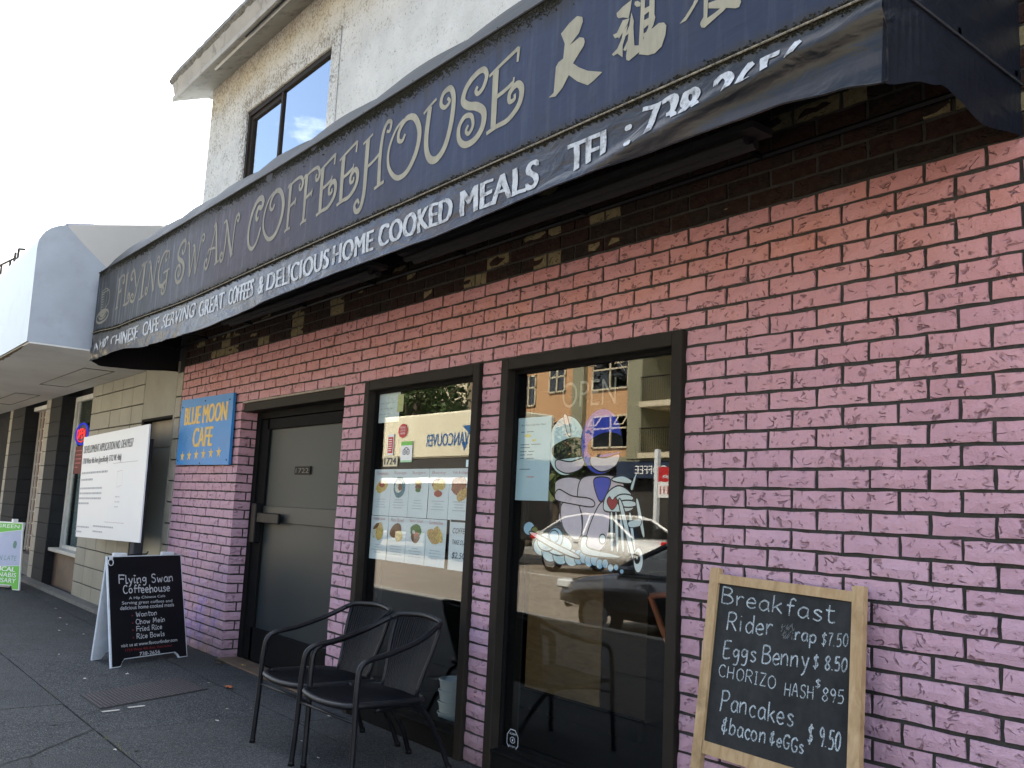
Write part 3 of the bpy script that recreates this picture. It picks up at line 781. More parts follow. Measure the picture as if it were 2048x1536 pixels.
# eaves: sloping soffit, fascia and mossy shingle edge
ev = MB()
ev.add([(-8.93, 0.02, 5.305), (12.2, 0.02, 5.305), (12.2, -0.30, 5.165), (-8.93, -0.30, 5.165)], [(0, 1, 2, 3)])
ev.add([(-8.93, 0.02, 5.305), (-8.93, -0.30, 5.165), (-8.93, -0.30, 5.42), (-8.93, 0.02, 5.50), (-8.93, 9.0, 6.0), (-8.93, 9.0, 5.30)], [(0, 1, 2, 3, 4, 5)])
ev.add([(-8.93, 0.02, 5.305), (-8.93, 9.0, 5.30), (-8.70, 9.0, 5.30), (-8.70, 0.02, 5.305)], [(0, 1, 2, 3)])
ev.build('soffit', M['eave'], cafe)
fa = MB().slab([(-8.945, -0.302, 5.16), (12.2, -0.302, 5.16), (12.2, -0.302, 5.21), (-8.945, -0.302, 5.21)], (0, -1, 0), 0.02)
fa.slab([(-8.945, -0.290, 5.21), (12.2, -0.290, 5.21), (12.2, -0.330, 5.36), (-8.945, -0.330, 5.36)], (0, -1, -.2), 0.012)
fa.build('fascia', M['eave'], cafe)
MB().tube([(-8.0, -0.24, 5.185), (0, -0.24, 5.185)], 0.012, 6).build('conduit', M['white_frame'], cafe)
MB().tube([(-7.2, -0.275, 5.168), (0, -0.275, 5.168)], 0.006, 6).build('cable', M['black'], cafe)
rf = MB()
nx = 420; vs = []
for i in range(nx + 1):
    x = -8.96 + 21.2 * i / nx
    r1 = noise.noise((x * 9, 0, 0)) * .012
    vs += [(x, -0.335 + r1, 5.335 + r1), (x, -0.365 + r1, 5.37 + r1), (x, -0.335, 5.455 + r1), (x, 9.2, 6.9)]
fs = [(4 * i + j, 4 * i + 4 + j, 4 * i + 5 + j, 4 * i + 1 + j) for i in range(nx) for j in range(3)]
rf.add(vs, fs); rf.add([(-8.96, -0.335, 5.36), (-8.96, -0.335, 5.455), (-8.96, 9.2, 6.9), (-8.96, 9.2, 6.8)], [(0, 1, 2, 3)])
rf.build('roof', M['shingle'], cafe)
# flat roof deck over the shop so no sun falls in, and the dark rooms behind the glass
rm = MB()
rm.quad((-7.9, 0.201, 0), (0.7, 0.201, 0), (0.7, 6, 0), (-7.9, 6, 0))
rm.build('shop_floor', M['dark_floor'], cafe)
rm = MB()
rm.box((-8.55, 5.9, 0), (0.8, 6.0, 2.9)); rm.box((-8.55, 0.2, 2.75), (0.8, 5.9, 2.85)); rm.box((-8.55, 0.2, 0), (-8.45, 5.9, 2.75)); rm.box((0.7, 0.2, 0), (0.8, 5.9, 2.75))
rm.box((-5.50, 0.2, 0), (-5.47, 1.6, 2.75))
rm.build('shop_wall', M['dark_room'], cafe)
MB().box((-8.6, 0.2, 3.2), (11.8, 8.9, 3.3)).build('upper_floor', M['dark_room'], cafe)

# ------------------------------------------------------------------ shop windows
def shop_window(x0, x1, sill, nm='shop_window'):
    fw = 0.058; y0, y1 = -0.022, 0.15
    m_ = MB(); zt = 2.056
    m_.box((x0, y0, -0.02), (x0 + fw, y1, zt), 0.003); m_.box((x1 - fw, y0, -0.02), (x1, y1, zt), 0.003); m_.box((x0 + fw, y0 + .001, zt - fw), (x1 - fw, y1, zt), 0.003)
    w_ = m_.build(nm, M['frame'], cafe)
    s_ = MB().box((x0 + fw, -0.012, -0.02), (x1 - fw, y1, sill - .012), 0.003); s_.box((x0 + fw, -0.020, sill - .012), (x1 - fw, y1 - .02, sill), 0.002)
    s_.build('sill', M['frame_in'], w_)
    b_ = MB().box((x0 + fw, 0.03, zt - fw - .02), (x1 - fw, 0.10, zt - fw)); b_.box((x0 + fw, 0.03, sill), (x0 + fw + .012, 0.10, zt - fw - .02)); b_.box((x1 - fw - .012, 0.03, sill), (x1 - fw, 0.10, zt - fw - .02))
    b_.box((x0 + fw + .012, 0.03, sill), (x1 - fw - .012, 0.10, sill + .018))
    b_.build('glazing_bead', M['frame_in'], w_)
    MB().box((x0 + fw + .010, 0.045, sill + .016), (x1 - fw - .010, 0.050, zt - fw - .018)).build('pane', M['glass'], w_)
    return w_
shop_window(-5.172, -3.925, 0.115)
shop_window(-3.732, -2.500, 0.115)

# ------------------------------------------------------------------ recessed entrance door
dr = MB()
dr.box((-7.25, 0.14, 0.0), (-7.17, 0.2, 1.985)); dr.box((-5.55, 0.14, 0.0), (-5.485, 0.2, 1.985)); dr.box((-7.17, 0.14, 1.93), (-5.55, 0.2, 1.985))
door = dr.build('entrance_door', M['frame_in'], cafe)
lf = MB()
for (x0, x1, z0, z1) in ((-7.165, -7.02, 0.02, 1.925), (-5.64, -5.555, 0.02, 1.925), (-7.06, -5.64, 1.84, 1.925), (-7.06, -5.64, 0.02, 0.27)): lf.box((x0, 0.155, z0), (x1, 0.198, z1), 0.003)
lf.build('door_leaf', M['frame_in'], door)
MB().box((-7.06, 0.160, 1.10), (-5.64, 0.192, 1.225), 0.003).build('mid_rail', simple('grey green rail', (0.030, 0.033, 0.030), 0.5), door)
MB().box((-7.06, 0.178, 0.27), (-5.64, 0.182, 1.10)).build('lower_panel', simple('frosted grey film', (0.018, 0.025, 0.027), 0.5, 0.1, 1.5), door)
MB().box((-7.06, 0.178, 1.225), (-5.64, 0.182, 1.84)).build('upper_panel', simple('frosted green grey film', (0.028, 0.034, 0.031), 0.55, 0.1, 1.5), door)
MB().box((-7.12, 0.10, 0.93), (-7.03, 0.156, 1.24), 0.006).box((-7.03, 0.11, 1.09), (-6.62, 0.135, 1.17), 0.006).build('push_bar', M['black'], door)
nb = MB().box((-6.51, 0.165, 1.475), (-6.25, 0.177, 1.535)).build('number_plate', M['frame'], door)
tx = MB(); text_on(tx, '1722', Frame((-6.49, 0.165, 1.485), (1, 0, 0), (0, 0, 1), (0, -1, 0)), 0, 0, 0.22, 0.036, 0.001, 0.01); tx.build('number', simple('dull number', (0.16, 0.15, 0.12)), nb)
MB().box((-7.25, -0.03, 0.0), (-5.485, 0.155, 0.014), 0.004).build('threshold', M['step'], cafe)

# ------------------------------------------------------------------ neighbouring building
nei = empty('neighbour_building', (-12.0, 0.0, 0.0), 'single storey shop with beige tiled wall and charcoal pillars under a pale canopy', 'building')
m_ = MB()
m_.box((-12.0, 0.014, -0.1), (-9.95, 0.25, 3.3)); m_.box((-8.96, 0.014, -0.1), (-8.768, 0.25, 3.3)); m_.box((-9.95, 0.014, 2.045), (-8.96, 0.25, 3.3)); m_.box((-30, 0.25, 2.56), (-8.77, 8, 3.4))
m_.box((-8.90, 0.25, -.1), (-8.768, 8, 3.3))
m_.build('core_wall', M['joint'], nei)
tl = {}
zs = [-0.02, 0.195, 0.40, 0.605, 0.81, 1.01, 1.21, 1.41, 1.61, 1.81, 2.015, 2.22, 2.43, 2.575]
xs = [-12.07, -11.63, -11.20, -10.78, -10.36, -9.95]
for i in range(5):
    for j in range(13):
        w_, h_ = xs[i + 1] - xs[i] - .012, zs[j + 1] - zs[j] - .011
        MB().box((-w_ / 2, -0.008 + rnd.uniform(-.0015, .0015), -h_ / 2), (w_ / 2, 0.012, h_ / 2), 0.003).build('tile', M['tile'], nei, at=None) if False else None
        bmx = MB().box((-w_ / 2, -0.010, -h_ / 2), (w_ / 2, 0.012, h_ / 2), 0.003)
        k = (round(w_, 3), round(h_, 3))
        if k not in tl: tl[k] = mesh('tile', bmx.v, bmx.f, M['tile'])
        link('tile', tl[k], nei, ((xs[i] + xs[i + 1]) / 2, 0.004 + rnd.uniform(-.002, .002), (zs[j] + zs[j + 1]) / 2))
for j in range(12):
    zz0, zz1 = zs[j], zs[j + 1]
    if j == 11: zz1 = 2.46
    MB().box((-8.925, -0.004, zz0 + .006), (-8.772, 0.02, zz1 - .006), 0.004).build('block', M['strip'], nei, at=(-8.85, 0, zz0))
MB().box((-9.945, -0.004, 2.05), (-8.93, 0.02, 2.575)).build('render_panel', M['panel'], nei)
MB().box((-8.965, -0.003, -0.02), (-8.932, 0.02, 2.05)).build('jamb', M['panel'], nei)
sd_ = MB().box((-9.90, 0.10, -0.02), (-8.965, 0.13, 2.045))
sdoor = sd_.build('side_door', M['door_pale'], nei)
MB().box((-9.90, 0.085, 1.75), (-8.965, 0.10, 2.03), 0.004).build('top_board', M['door_tan'], sdoor)
MB().box((-9.945, -0.002, 2.025), (-8.965, 0.10, 2.05)).build('lintel', M['frame_in'], nei)
MB().box((-9.95, -0.002, -0.02), (-9.885, 0.10, 2.03)).build('jamb', M['frame_in'], nei)
MB().box((-14.75, -0.15, -0.02), (-8.78, 0.0, 0.035), 0.008).build('plinth', M['kerb'], nei)

def pillar(x0, xm, x1, depth):
    p_ = empty('pillar', (x0, 0, 0)); p_.parent = nei; p_.location = Vector((x0, 0, 0)) - wl(nei); WL[p_.name] = Vector((x0, 0, 0))
    for j in range(13):
        MB().box((x0, -0.006, zs[j] + .004), (xm - .004, 0.30, zs[j + 1] - .004), 0.004).build('edge_block', M['strip'], p_)
        MB().box((xm, -0.004, zs[j] + .003), (x1, depth + .1, zs[j + 1] - .003), 0.005).build('block', M['pillar'], p_)
    MB().box((x0 + .01, 0.01, -.1), (x1 - .01, depth + .05, 2.56)).build('core', M['joint'], p_)
pillar(-14.64, -14.37, -13.70, 0.17)
pillar(-17.39, -17.18, -16.18, 0.19)
# recessed window between the right pillar and the tiles
w_ = MB()
w_.box((-13.70, 0.17, 0.50), (-13.62, 0.23, 2.56)); w_.box((-13.62, 0.17, 2.50), (-12.0, 0.23, 2.56)); w_.box((-13.62, 0.18, 0.50), (-12.0, 0.23, 0.54)); w_.box((-13.57, 0.19, .54), (-13.55, .23, 2.5))
nw = w_.build('window', M['white_frame'], nei)
MB().box((-13.55, 0.20, 0.54), (-12.0, 0.205, 2.50)).build('pane', M['glass_blue'], nw)
MB().grid(lambda u, v: (-13.55 + 1.6 * u, 0.27 + .02 * sin(u * 60), 0.5 + 2.05 * v), 160, 1).build('curtain', M['curtain'], nw)
MB().box((-13.55, 0.212, 1.98), (-12.9, 0.22, 2.50)).build('blind', simple('grey green blind', (0.20, 0.22, 0.17)), nw)
MB().box((-13.70, 0.03, 0.455), (-12.065, 0.25, 0.50), 0.006).build('sill', M['sill'], nei)
MB().box((-13.70, 0.12, -0.02), (-12.065, 0.25, 0.455)).build('stall_riser', M['base_brown'], nei)
# recessed panel with a cream lattice between the two pillars
lp = MB().box((-16.18, 0.24, 0.3), (-14.64, 0.3, 2.56)).build('lattice_panel', M['grille_back'], nei)
for x in (-16.10, -15.90, -15.66, -15.45, -15.2, -14.95): MB().box((x, 0.19, 0.32), (x + .022, 0.215, 2.50)).build('upright', M['grille'], lp)
for j in range(12): MB().box((-16.12, 0.216, 0.36 + j * .185), (-14.66, 0.235, 0.378 + j * .185)).build('rail', M['grille'], lp)
MB().box((-16.18, 0.10, -0.02), (-14.64, 0.3, 0.3)).build('stall_riser', M['kerb'], nei)
MB().box((-16.18, 0.12, 2.50), (-14.64, 0.24, 2.56)).build('head_board', M['white_frame'], nei)
# ribbed dark shutter further left
for i in range(46): MB().box((-17.42 - i * .12 - .085, 0.20, 0), (-17.42 - i * .12, 0.25, 2.56), 0.01).build('shutter_rib', M['pillar'], nei)
MB().box((-30, 0.25, -.1), (-17.4, 0.3, 2.56)).box((-16.9, .305, -.1), (-12.05, .32, 2.56)).box((-10.0, .14, -.1), (-8.9, .25, 2.56)).build('back_wall', M['frame_in'], nei)

# canopy
can = empty('canopy', (-9.05, -1.33, 2.58)); can.parent = nei; can.location = Vector((-9.05, -1.33, 2.58)) - wl(nei); WL[can.name] = Vector((-9.05, -1.33, 2.58))
XR, XL = -9.05, -40.0
prof = [(-1.33, 2.585), (-1.335, 3.46), (-1.328, 3.52), (-1.31, 3.575), (-1.275, 3.62), (-1.22, 3.66), (-1.15, 3.69), (-1.0, 3.73), (-0.5, 3.80), (0.3, 3.90), (3.0, 3.95)]
MB().grid(lambda u, v: (XR + (XL - XR) * u, 0, 0), 1, 1)
fr_ = MB(); npr = len(prof)
redge = [(XR - .004, y, z) for y, z in prof if y <= -1.12] + [(XR - .30, (y + 2.884) * 1.033 - 2.884, (z - 1.27) * 1.033 + 1.268) for y, z in ((-0.8, 3.80), (-0.22, 3.93), (0.2, 4.02), (3.0, 4.1))]
prof = prof[:len(redge)]; npr = len(prof)
vs = redge + [(XL, y, z) for y, z in prof]
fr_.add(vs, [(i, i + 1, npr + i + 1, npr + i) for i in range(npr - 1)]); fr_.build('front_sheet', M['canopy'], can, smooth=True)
for xx in (-11.4, -13.9, -16.4, -18.9): MB().box((xx - .006, -1.339, 2.6), (xx + .006, -1.33, 3.48)).build('seam', M['canopy_side'], can)
crease = [(-1.12, 3.69), (-0.95, 3.56), (-0.77, 3.42), (-0.4, 3.12), (0.0, 2.80)]
low = [(XR, y, z) for y, z in [(-1.33, 2.585), (-1.34, 3.44), (-1.335, 3.51), (-1.318, 3.57), (-1.285, 3.622), (-1.24, 3.665), (-1.18, 3.698), (-1.12, 3.72)]] + [(XR, y, z) for y, z in crease[1:]] + [(XR, 0.0, 2.585)]
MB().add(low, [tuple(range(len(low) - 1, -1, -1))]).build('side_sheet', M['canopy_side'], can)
k_ = 1.033
topo = [(-1.10, 3.725), (-0.8, 3.80), (-0.22, 3.93), (0.2, 4.02)]
tp = [(XR, y, z) for y, z in [(-1.12, 3.72)]] + [(XR, y, z) for y, z in crease[1:]] + [(XR - .3, (y + 2.884) * k_ - 2.884, (z - 1.27) * k_ + 1.27) for y, z in reversed(topo)]
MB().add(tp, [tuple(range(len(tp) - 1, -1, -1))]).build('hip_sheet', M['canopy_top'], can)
MB().tube([(XR - .3, (y + 2.884) * k_ - 2.884, (z - 1.27) * k_ + 1.272) for y, z in reversed(topo[1:])] + [(XR, -1.12, 3.722)], 0.012, 6).build('ridge_trim', simple('lilac trim', (0.30, 0.30, 0.40)), can)
MB().box((XL, -1.31, 2.572), (XR - .002, 0.0, 2.590)).build('soffit', M['soffit'], can)
rt = MB(); 
vs = []; n = 300
for i in range(n + 1):
    x = -9.25 - 9.5 * i / n; w = (0.035 + .05 * abs(noise.noise((x * 3.1, 1, 0))) + .02 * noise.noise((x * 17, 4, 0))) * min(1, .3 + i / 20)
    vs += [(x, -1.325, 2.566 + .004 * noise.noise((x * 30, 0, 2))), (x, -1.325 + w, 2.5685 + .003 * noise.noise((x * 23, 0, 5)))]
rt.add(vs, [(2 * i, 2 * i + 2, 2 * i + 3, 2 * i + 1) for i in range(n)])
vs = []
for i in range(n + 1):
    x = -9.05 - 9.5 * i / n; vs += [(x, -1.345, 2.60 + .01 * noise.noise((x * 9, 7, 0))), (x, -1.34, 2.562 + .008 * noise.noise((x * 19, 9, 0)))]
rt.build('rotten_edge', M['rot'], can)
for (xa, xb) in ((-12.5, -10.33), (-16.1, -14.0), (-19.6, -17.5)):
    f_ = MB(); ya, yb = -0.54, -0.24
    f_.box((xa, ya, 2.566), (xb, ya + .012, 2.573)); f_.box((xa, yb, 2.566), (xb, yb + .012, 2.573)); f_.box((xb - .012, ya, 2.564), (xb, yb, 2.572)); f_.box((xa, ya, 2.564), (xa + .012, yb, 2.572))
    f_.build('light_trim', simple('trim grey', (0.16, 0.15, 0.13)), can)
# distant block with a roof rail
far = empty('distant_block', (-42, 5, 0), 'distant flat roofed block behind the canopy with thin roof railing', 'building')
MB().box((-60, 3, 0), (-37, 12, 9.3)).build('wall', M['far_cream'], far)
rl = MB()
for a_, b_ in (((-44, 3, 10.55), (-38.6, 3, 10.0)), ((-44, 3, 9.95), (-39.0, 3, 9.55)), ((-38.7, 3, 9.3), (-38.7, 3, 10.25)), ((-38.05, 3, 9.3), (-38.05, 3, 10.25)), ((-38.05, 3, 10.25), (-36.9, 3, 10.0)), ((-39.6, 3, 9.3), (-39.6, 3, 10.1)), ((-41.6, 3, 9.3), (-41.6, 3, 10.3))):
    rl.tube([a_, b_], 0.05, 5)
rl.build('railing', M['frame'], far)
# ------------------------------------------------------------------ awning
def interp(tab, x):
    if x <= tab[0][0]: return tab[0][1]
    for (a, va), (b, vb) in zip(tab[:-1], tab[1:]):
        if x <= b:
            t = (x - a) / (b - a); t = t * t * (3 - 2 * t); return va + (vb - va) * t
    return tab[-1][1]
AX0, AX1, AY = -8.94, -1.15, -0.812
zt_ = lambda x: 3.232 + 0.017 * max(0, -x - 5)
zs_ = lambda x: interp([(-8.94, 2.722), (-8.0, 2.675), (-6.2, 2.640), (-4.8, 2.648), (-1.15, 2.652)], x)
zb_ = lambda x: interp([(-8.94, 2.465), (-8.6, 2.470), (-8.0, 2.468), (-7.2, 2.412), (-5.9, 2.392), (-4.5, 2.435), (-3.3, 2.437), (-2.5, 2.457), (-1.9, 2.462), (-1.5, 2.458), (-1.3, 2.435), (-1.15, 2.41)], x)
def band_y(x, z): return AY + 0.004 * noise.noise((x * 1.1, 0, z * 2))
# the loose valance: gentle swells, crumpled at the left end, folded under towards the right
fold_ = lambda x: interp([(-2.6, 2.440), (-2.3, 2.455), (-1.95, 2.500), (-1.6, 2.548), (-1.35, 2.575), (-1.15, 2.60)], x)
def val_y(x, z):
    t = (zs_(x) - z) / 0.22
    y = AY + 0.012 * t * noise.noise((x * 1.6, 2.2, z * 3)) + 0.007 * t * noise.noise((x * 5.2 + z * 6, 5.2, z * 7))
    if x < -8.1: y += t * (x + 8.1) * -1 * 0.030 * noise.noise((x * 9, 1.0, z * 14))
    if x > -2.7:
        k = min(1, (x + 2.7) / .5); d = z - fold_(x)
        y += k * (-0.018 * exp(-(d / .03) ** 2) + 0.018 / (1 + exp(d / .010)))
    d7 = abs(x + 6.9)
    if d7 < .9: y += 0.014 * (1 - d7 / .9) * noise.noise((x * 12 - z * 9, 8.2, z * 16)) * t
    return y
class Drape:
    """maps text coordinates straight onto the fabric (u = world x, v = world z)"""
    def __init__(s, fn): s.fn = fn
    def __call__(s, u, v, off=0.0): return Vector((u, s.fn(u, v) - off, v))
BANDP, VALP = Drape(band_y), Drape(val_y)

awn = empty('awning', (-5.0, 0, 2.45), 'long weathered navy vinyl awning with cream curly lettering over the pink cafe front', 'awning')
n = 320
MB().grid(lambda u, v: ((lambda x: (x, band_y(x, zs_(x) + (zt_(x) - zs_(x)) * v), zs_(x) + (zt_(x) - zs_(x)) * v))(AX0 + (AX1 - AX0) * u)), n, 6).build('sign_band', M['awn_band'], awn, smooth=True)
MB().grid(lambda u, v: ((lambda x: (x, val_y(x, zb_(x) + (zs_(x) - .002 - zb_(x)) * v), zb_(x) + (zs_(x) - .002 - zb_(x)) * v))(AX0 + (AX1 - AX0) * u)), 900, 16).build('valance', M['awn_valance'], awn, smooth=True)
def cover(u, v):
    x = AX0 + (AX1 - AX0) * u
    prof = [(AY, 0.0), (-0.75, 0.10), (-0.66, 0.20), (-0.56, 0.285), (-0.42, 0.365), (-0.22, 0.43), (0.0, 0.46)]
    t = v * 6; i = min(5, int(t)); f = t - i
    y = prof[i][0] + (prof[i + 1][0] - prof[i][0]) * f; dz = prof[i][1] + (prof[i + 1][1] - prof[i][1]) * f
    sag = 0.036 * (abs(sin(pi * (x + .1) / 0.80)) - .45) * min(1, v * 3.2) + .010 * noise.noise((x * 2.3, v, 4)) * min(1, v * 3)
    e = min(1, (x - AX0) / .25, (AX1 - x) / .25)
    return (x, y, zt_(x) + (dz + sag) * (0.75 + 0.25 * max(0, e)))
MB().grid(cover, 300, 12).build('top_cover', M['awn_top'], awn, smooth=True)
# end panels
def endpanel(x, prof_low, mat, n=14):
    mb = MB(); vs = []
    for i in range(n + 1):
        y = AY + (0.0 - AY) * i / n
        zl = interp(prof_low, y)
        zt = interp([(AY, 0.0), (-0.74, 0.085), (-0.66, 0.165), (-0.56, 0.24), (-0.42, 0.31), (-0.22, 0.36), (0.0, 0.385)], y) * .75 + zt_(x)
        bx = .012 * sin(y * 9) * (1 if x > -4 else -1)
        vs += [(x + bx * (j == 0), y, z) for j, z in enumerate((zl, 2.69, zt))]
    mb.add(vs, [(3 * i + j, 3 * i + 3 + j, 3 * i + 4 + j, 3 * i + 1 + j) for i in range(n) for j in range(2)])
    return mb.build('end_panel', mat, awn, smooth=False)
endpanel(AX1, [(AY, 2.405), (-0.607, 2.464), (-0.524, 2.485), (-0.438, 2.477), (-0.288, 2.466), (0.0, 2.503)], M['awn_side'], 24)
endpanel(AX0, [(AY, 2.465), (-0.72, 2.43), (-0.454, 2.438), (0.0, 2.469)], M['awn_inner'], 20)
MB().tube([(AX1 + .004, AY, 2.685), (AX1 + .004, 0.0, 2.672)], 0.004, 6).build('piping', simple('side piping', (0.035, 0.04, 0.045)), awn)
MB().tube([(x, AY - .008, zs_(x)) for x in [AX0 + (AX1 - AX0) * i / 120 for i in range(121)]], 0.0036, 6).build('piping', M['piping'], awn)
MB().tube([(x, AY - .004, zt_(x)) for x in [AX0 + (AX1 - AX0) * i / 60 for i in range(61)]], 0.006, 6).build('piping', M['awn_top'], awn)
hem = MB().tube([(x, val_y(x, zb_(x)) , zb_(x)) for x in [AX0 + (AX1 - AX0) * i / 400 for i in range(401)]], 0.0035, 5); hem.build('hem', M['awn_valance'], awn)
# steel frame inside
fm = MB()
for x in [AX0 + .02, -8.1, -7.1, -6.1, -5.1, -4.1, -3.1, -2.1, AX1 - .02]:
    fm.tube([(x, AY + .03, zt_(x) - .03), (x, AY + .03, 2.70), (x, -0.02, 2.70)], 0.012, 6)
    fm.tube([(x, AY + .03, zt_(x) - .03), (x, -.5, zt_(x) + .2), (x, -.02, zt_(x) + .30)], 0.012, 6)
for y, z in ((AY + .03, 2.70), (-0.03, 2.70), (-.4, 2.70)): fm.tube([(AX0, y, z), (AX1, y, z)], 0.012, 6)
fm.build('steel_frame', M['black'], awn)
for x0_, x1_ in ((-7.0, -4.6), (-4.3, -1.9)):
    MB().box((x0_, -.36, 2.66), (x1_, -.24, 2.685)).tube([(x0_ + .05, -.33, 2.635), (x1_ - .05, -.33, 2.635)], .019, 8).tube([(x0_ + .05, -.27, 2.635), (x1_ - .05, -.27, 2.635)], .019, 8).build('tube_light', simple('dusty tube', (0.02, 0.02, 0.02)), awn)
# crust of moss along both seams
def crust(name, N, zf, spread, x0, x1, yy, down):
    mb = MB()
    for i in range(N):
        x = rnd.uniform(x0, x1); s = rnd.uniform(.0018, .0060)
        z = zf(x) - abs(rnd.gauss(0, spread)) * down + (rnd.gauss(0, .006) if down == 1 else rnd.gauss(0, .009))
        if noise.noise((x * 5.0, z * 9, 1)) < -0.45 and down == 1: continue
        a0 = rnd.uniform(0, 6.28)
        c_ = Vector((x, yy, z)); pts = [c_ + Vector((cos(a0 + k * 2.09) * s, 0.001, sin(a0 + k * 2.09) * s)) for k in range(3)]; tip = c_ + Vector((rnd.uniform(-s, s) * .5, -s * .8, rnd.uniform(-s, s) * .5))
        mb.add(pts + [tip], [(0, 1, 3), (1, 2, 3), (2, 0, 3)])
    mb.build(name, M['moss'], awn, kind='stuff')
crust('moss', 30000, lambda x: zt_(x) - .002, 0.024, AX0 + .02, AX1 - .02, AY, 1)
crust('moss', 12000, lambda x: zs_(x) + .002, 0.0, AX0 + .02, AX1 - .02, AY - .003, 0)

# --- curly capitals, drawn as tapering strokes in a unit box
SP = {
 'F': ([(.20, .98), (.20, .50), (.22, .0)], .15, .10), }
GL = {
 'F': [([(.22, .97), (.22, .5), (.20, .02)], .14, .09), ([(.02, .94), (.12, 1.0), (.30, .98)], .04, .07), ([(.22, .98), (.55, 1.03), (.95, 1.03), (1.12, .90), (1.06, .78), (.92, .77), (.88, .86), (.96, .89)], .05, .04, .09), ([(.22, .50), (.62, .56), (.68, .60)], .07, .07), ([(.66, .48), (.68, .64)], .04, .04), ([(.02, -.02), (.12, .02), (.42, .03)], .05, .06)],
 'L': [([(.22, .98), (.22, .5), (.22, .04)], .14, .10), ([(.02, .96), (.20, 1.0), (.44, 1.02)], .04, .06), ([(.02, .0), (.5, .0), (.9, .03), (1.0, .18), (.90, .30), (.74, .26), (.78, .15), (.86, .17)], .06, .05, .11)],
 'Y': [([(.18, .76), (.08, .70), (.0, .80), (.06, .96), (.22, 1.0), (.32, .85), (.44, .58), (.56, .38)], .06, .09, .12), ([(1.0, 1.02), (.80, .72), (.64, .40), (.58, .12), (.44, -.06), (.22, -.02), (.16, .12), (.28, .20), (.38, .12), (.30, .06)], .05, .06, .10), ([(.84, 1.0), (1.12, 1.06)], .05, .05)],
 'I': [([(.5, .98), (.5, .02)], .18, .14), ([(.1, .96), (.5, .99), (1.0, 1.04)], .05, .06), ([(.0, -.02), (.5, .0), (.95, .04)], .05, .06)],
 'N': [([(.22, .98), (.24, .5), (.18, .10), (.06, .0), (-.06, .08), (-.02, .20), (.08, .20), (.08, .11)], .06, .06, .08), ([(.0, .97), (.20, .97), (.50, .45), (.80, .0)], .05, .14), ([(.80, .02), (.80, .55), (.86, .90), (1.0, 1.0), (1.10, .92), (1.04, .82), (.96, .88)], .05, .06, .08)],
 'G': [([(.72, .78), (.62, .72), (.60, .86), (.74, 1.0), (.90, .92), (.92, .74)], .08, .05), ([(.74, 1.0), (.48, 1.03), (.20, .85), (.06, .50), (.16, .15), (.42, .0), (.80, .10)], .06, .12, .12), ([(.50, .38), (1.06, .42)], .06, .05), ([(.86, .40), (.86, .05), (.80, -.18), (.62, -.27), (.48, -.18), (.56, -.06), (.68, -.12), (.62, -.18)], .11, .06)],
 'S': [([(.66, .80), (.60, .74), (.70, .68), (.88, .74), (.98, .90), (.84, 1.02), (.52, 1.0), (.22, .88), (.12, .70), (.34, .57), (.66, .49), (.94, .34), (.92, .12), (.66, -.02), (.30, -.03), (.05, .10), (.02, .30), (.22, .42), (.48, .38), (.56, .22), (.42, .12), (.30, .18), (.38, .26)], .06, .05, .13)],
 'W': [([(.0, .97), (.12, .97), (.24, .50), (.34, .0)], .05, .11), ([(.34, .0), (.46, .45), (.52, .80)], .05, .07), ([(.40, .82), (.52, .80), (.62, .40), (.70, .0)], .05, .10), ([(.70, .0), (.82, .50), (.92, .88), (1.04, 1.0), (1.14, .90), (1.06, .80), (1.0, .88)], .05, .06)],
 'A': [([(.56, 1.0), (.36, .50), (.22, .12), (.08, -.02), (-.08, .06), (-.06, .20), (.06, .22), (.06, .12)], .05, .06, .08), ([(.42, .96), (.56, 1.0), (.70, .55), (.86, .0)], .07, .13), ([(.10, .34), (.16, .44), (.34, .44), (.76, .40)], .05, .06), ([(.70, -.02), (1.04, .03)], .05, .05)],
 'C': [([(.70, .62), (.58, .58), (.52, .70), (.64, .84), (.84, .80), (.94, .92), (.80, 1.02), (.50, 1.0), (.22, .80), (.06, .45), (.14, .12), (.42, -.03), (.72, .08), (.92, .36)], .07, .07, .13)],
 'O': [([(.54, .72), (.46, .62), (.34, .68), (.36, .86), (.56, 1.0), (.80, .92), (.96, .62), (.90, .28), (.66, .0), (.36, -.02), (.10, .24), (.06, .58), (.24, .90), (.46, 1.01)], .06, .05, .13)],
 'E': [([(.20, .95), (.20, .5), (.20, .04)], .15, .13), ([(.0, .92), (.2, .97), (.50, 1.04), (.86, 1.12)], .05, .07), ([(.86, 1.13), (.84, .90)], .07, .05), ([(.20, .50), (.50, .54), (.74, .60)], .07, .07), ([(.72, .48), (.76, .68)], .04, .04), ([(.0, -.02), (.3, .02), (.64, .04), (.94, .20), (1.0, .42), (.86, .54), (.66, .46), (.66, .32), (.80, .32), (.80, .40)], .06, .05, .12)],
 'H': [([(.26, .98), (.26, .45), (.24, .0), (.12, -.26), (-.06, -.28), (-.14, -.16), (-.02, -.08), (.06, -.16)], .14, .05, .11), ([(.06, .95), (.26, .99), (.46, 1.04)], .04, .05), ([(.26, .46), (.52, .50), (.82, .60)], .06, .06), ([(.84, .0), (.82, .5), (.88, .92), (1.02, 1.10), (1.18, 1.06), (1.14, .92), (1.02, .94)], .12, .05), ([(.66, -.02), (1.04, .03)], .05, .06)],
 'U': [([(.0, .90), (.14, .96), (.40, 1.04)], .05, .05), ([(.20, .96), (.14, .40), (.26, .08), (.50, -.02), (.76, .12), (.92, .46), (.96, .86), (.84, 1.08), (.62, 1.06), (.56, .90), (.70, .80), (.84, .86), (.76, .94)], .13, .05, .12)],
}
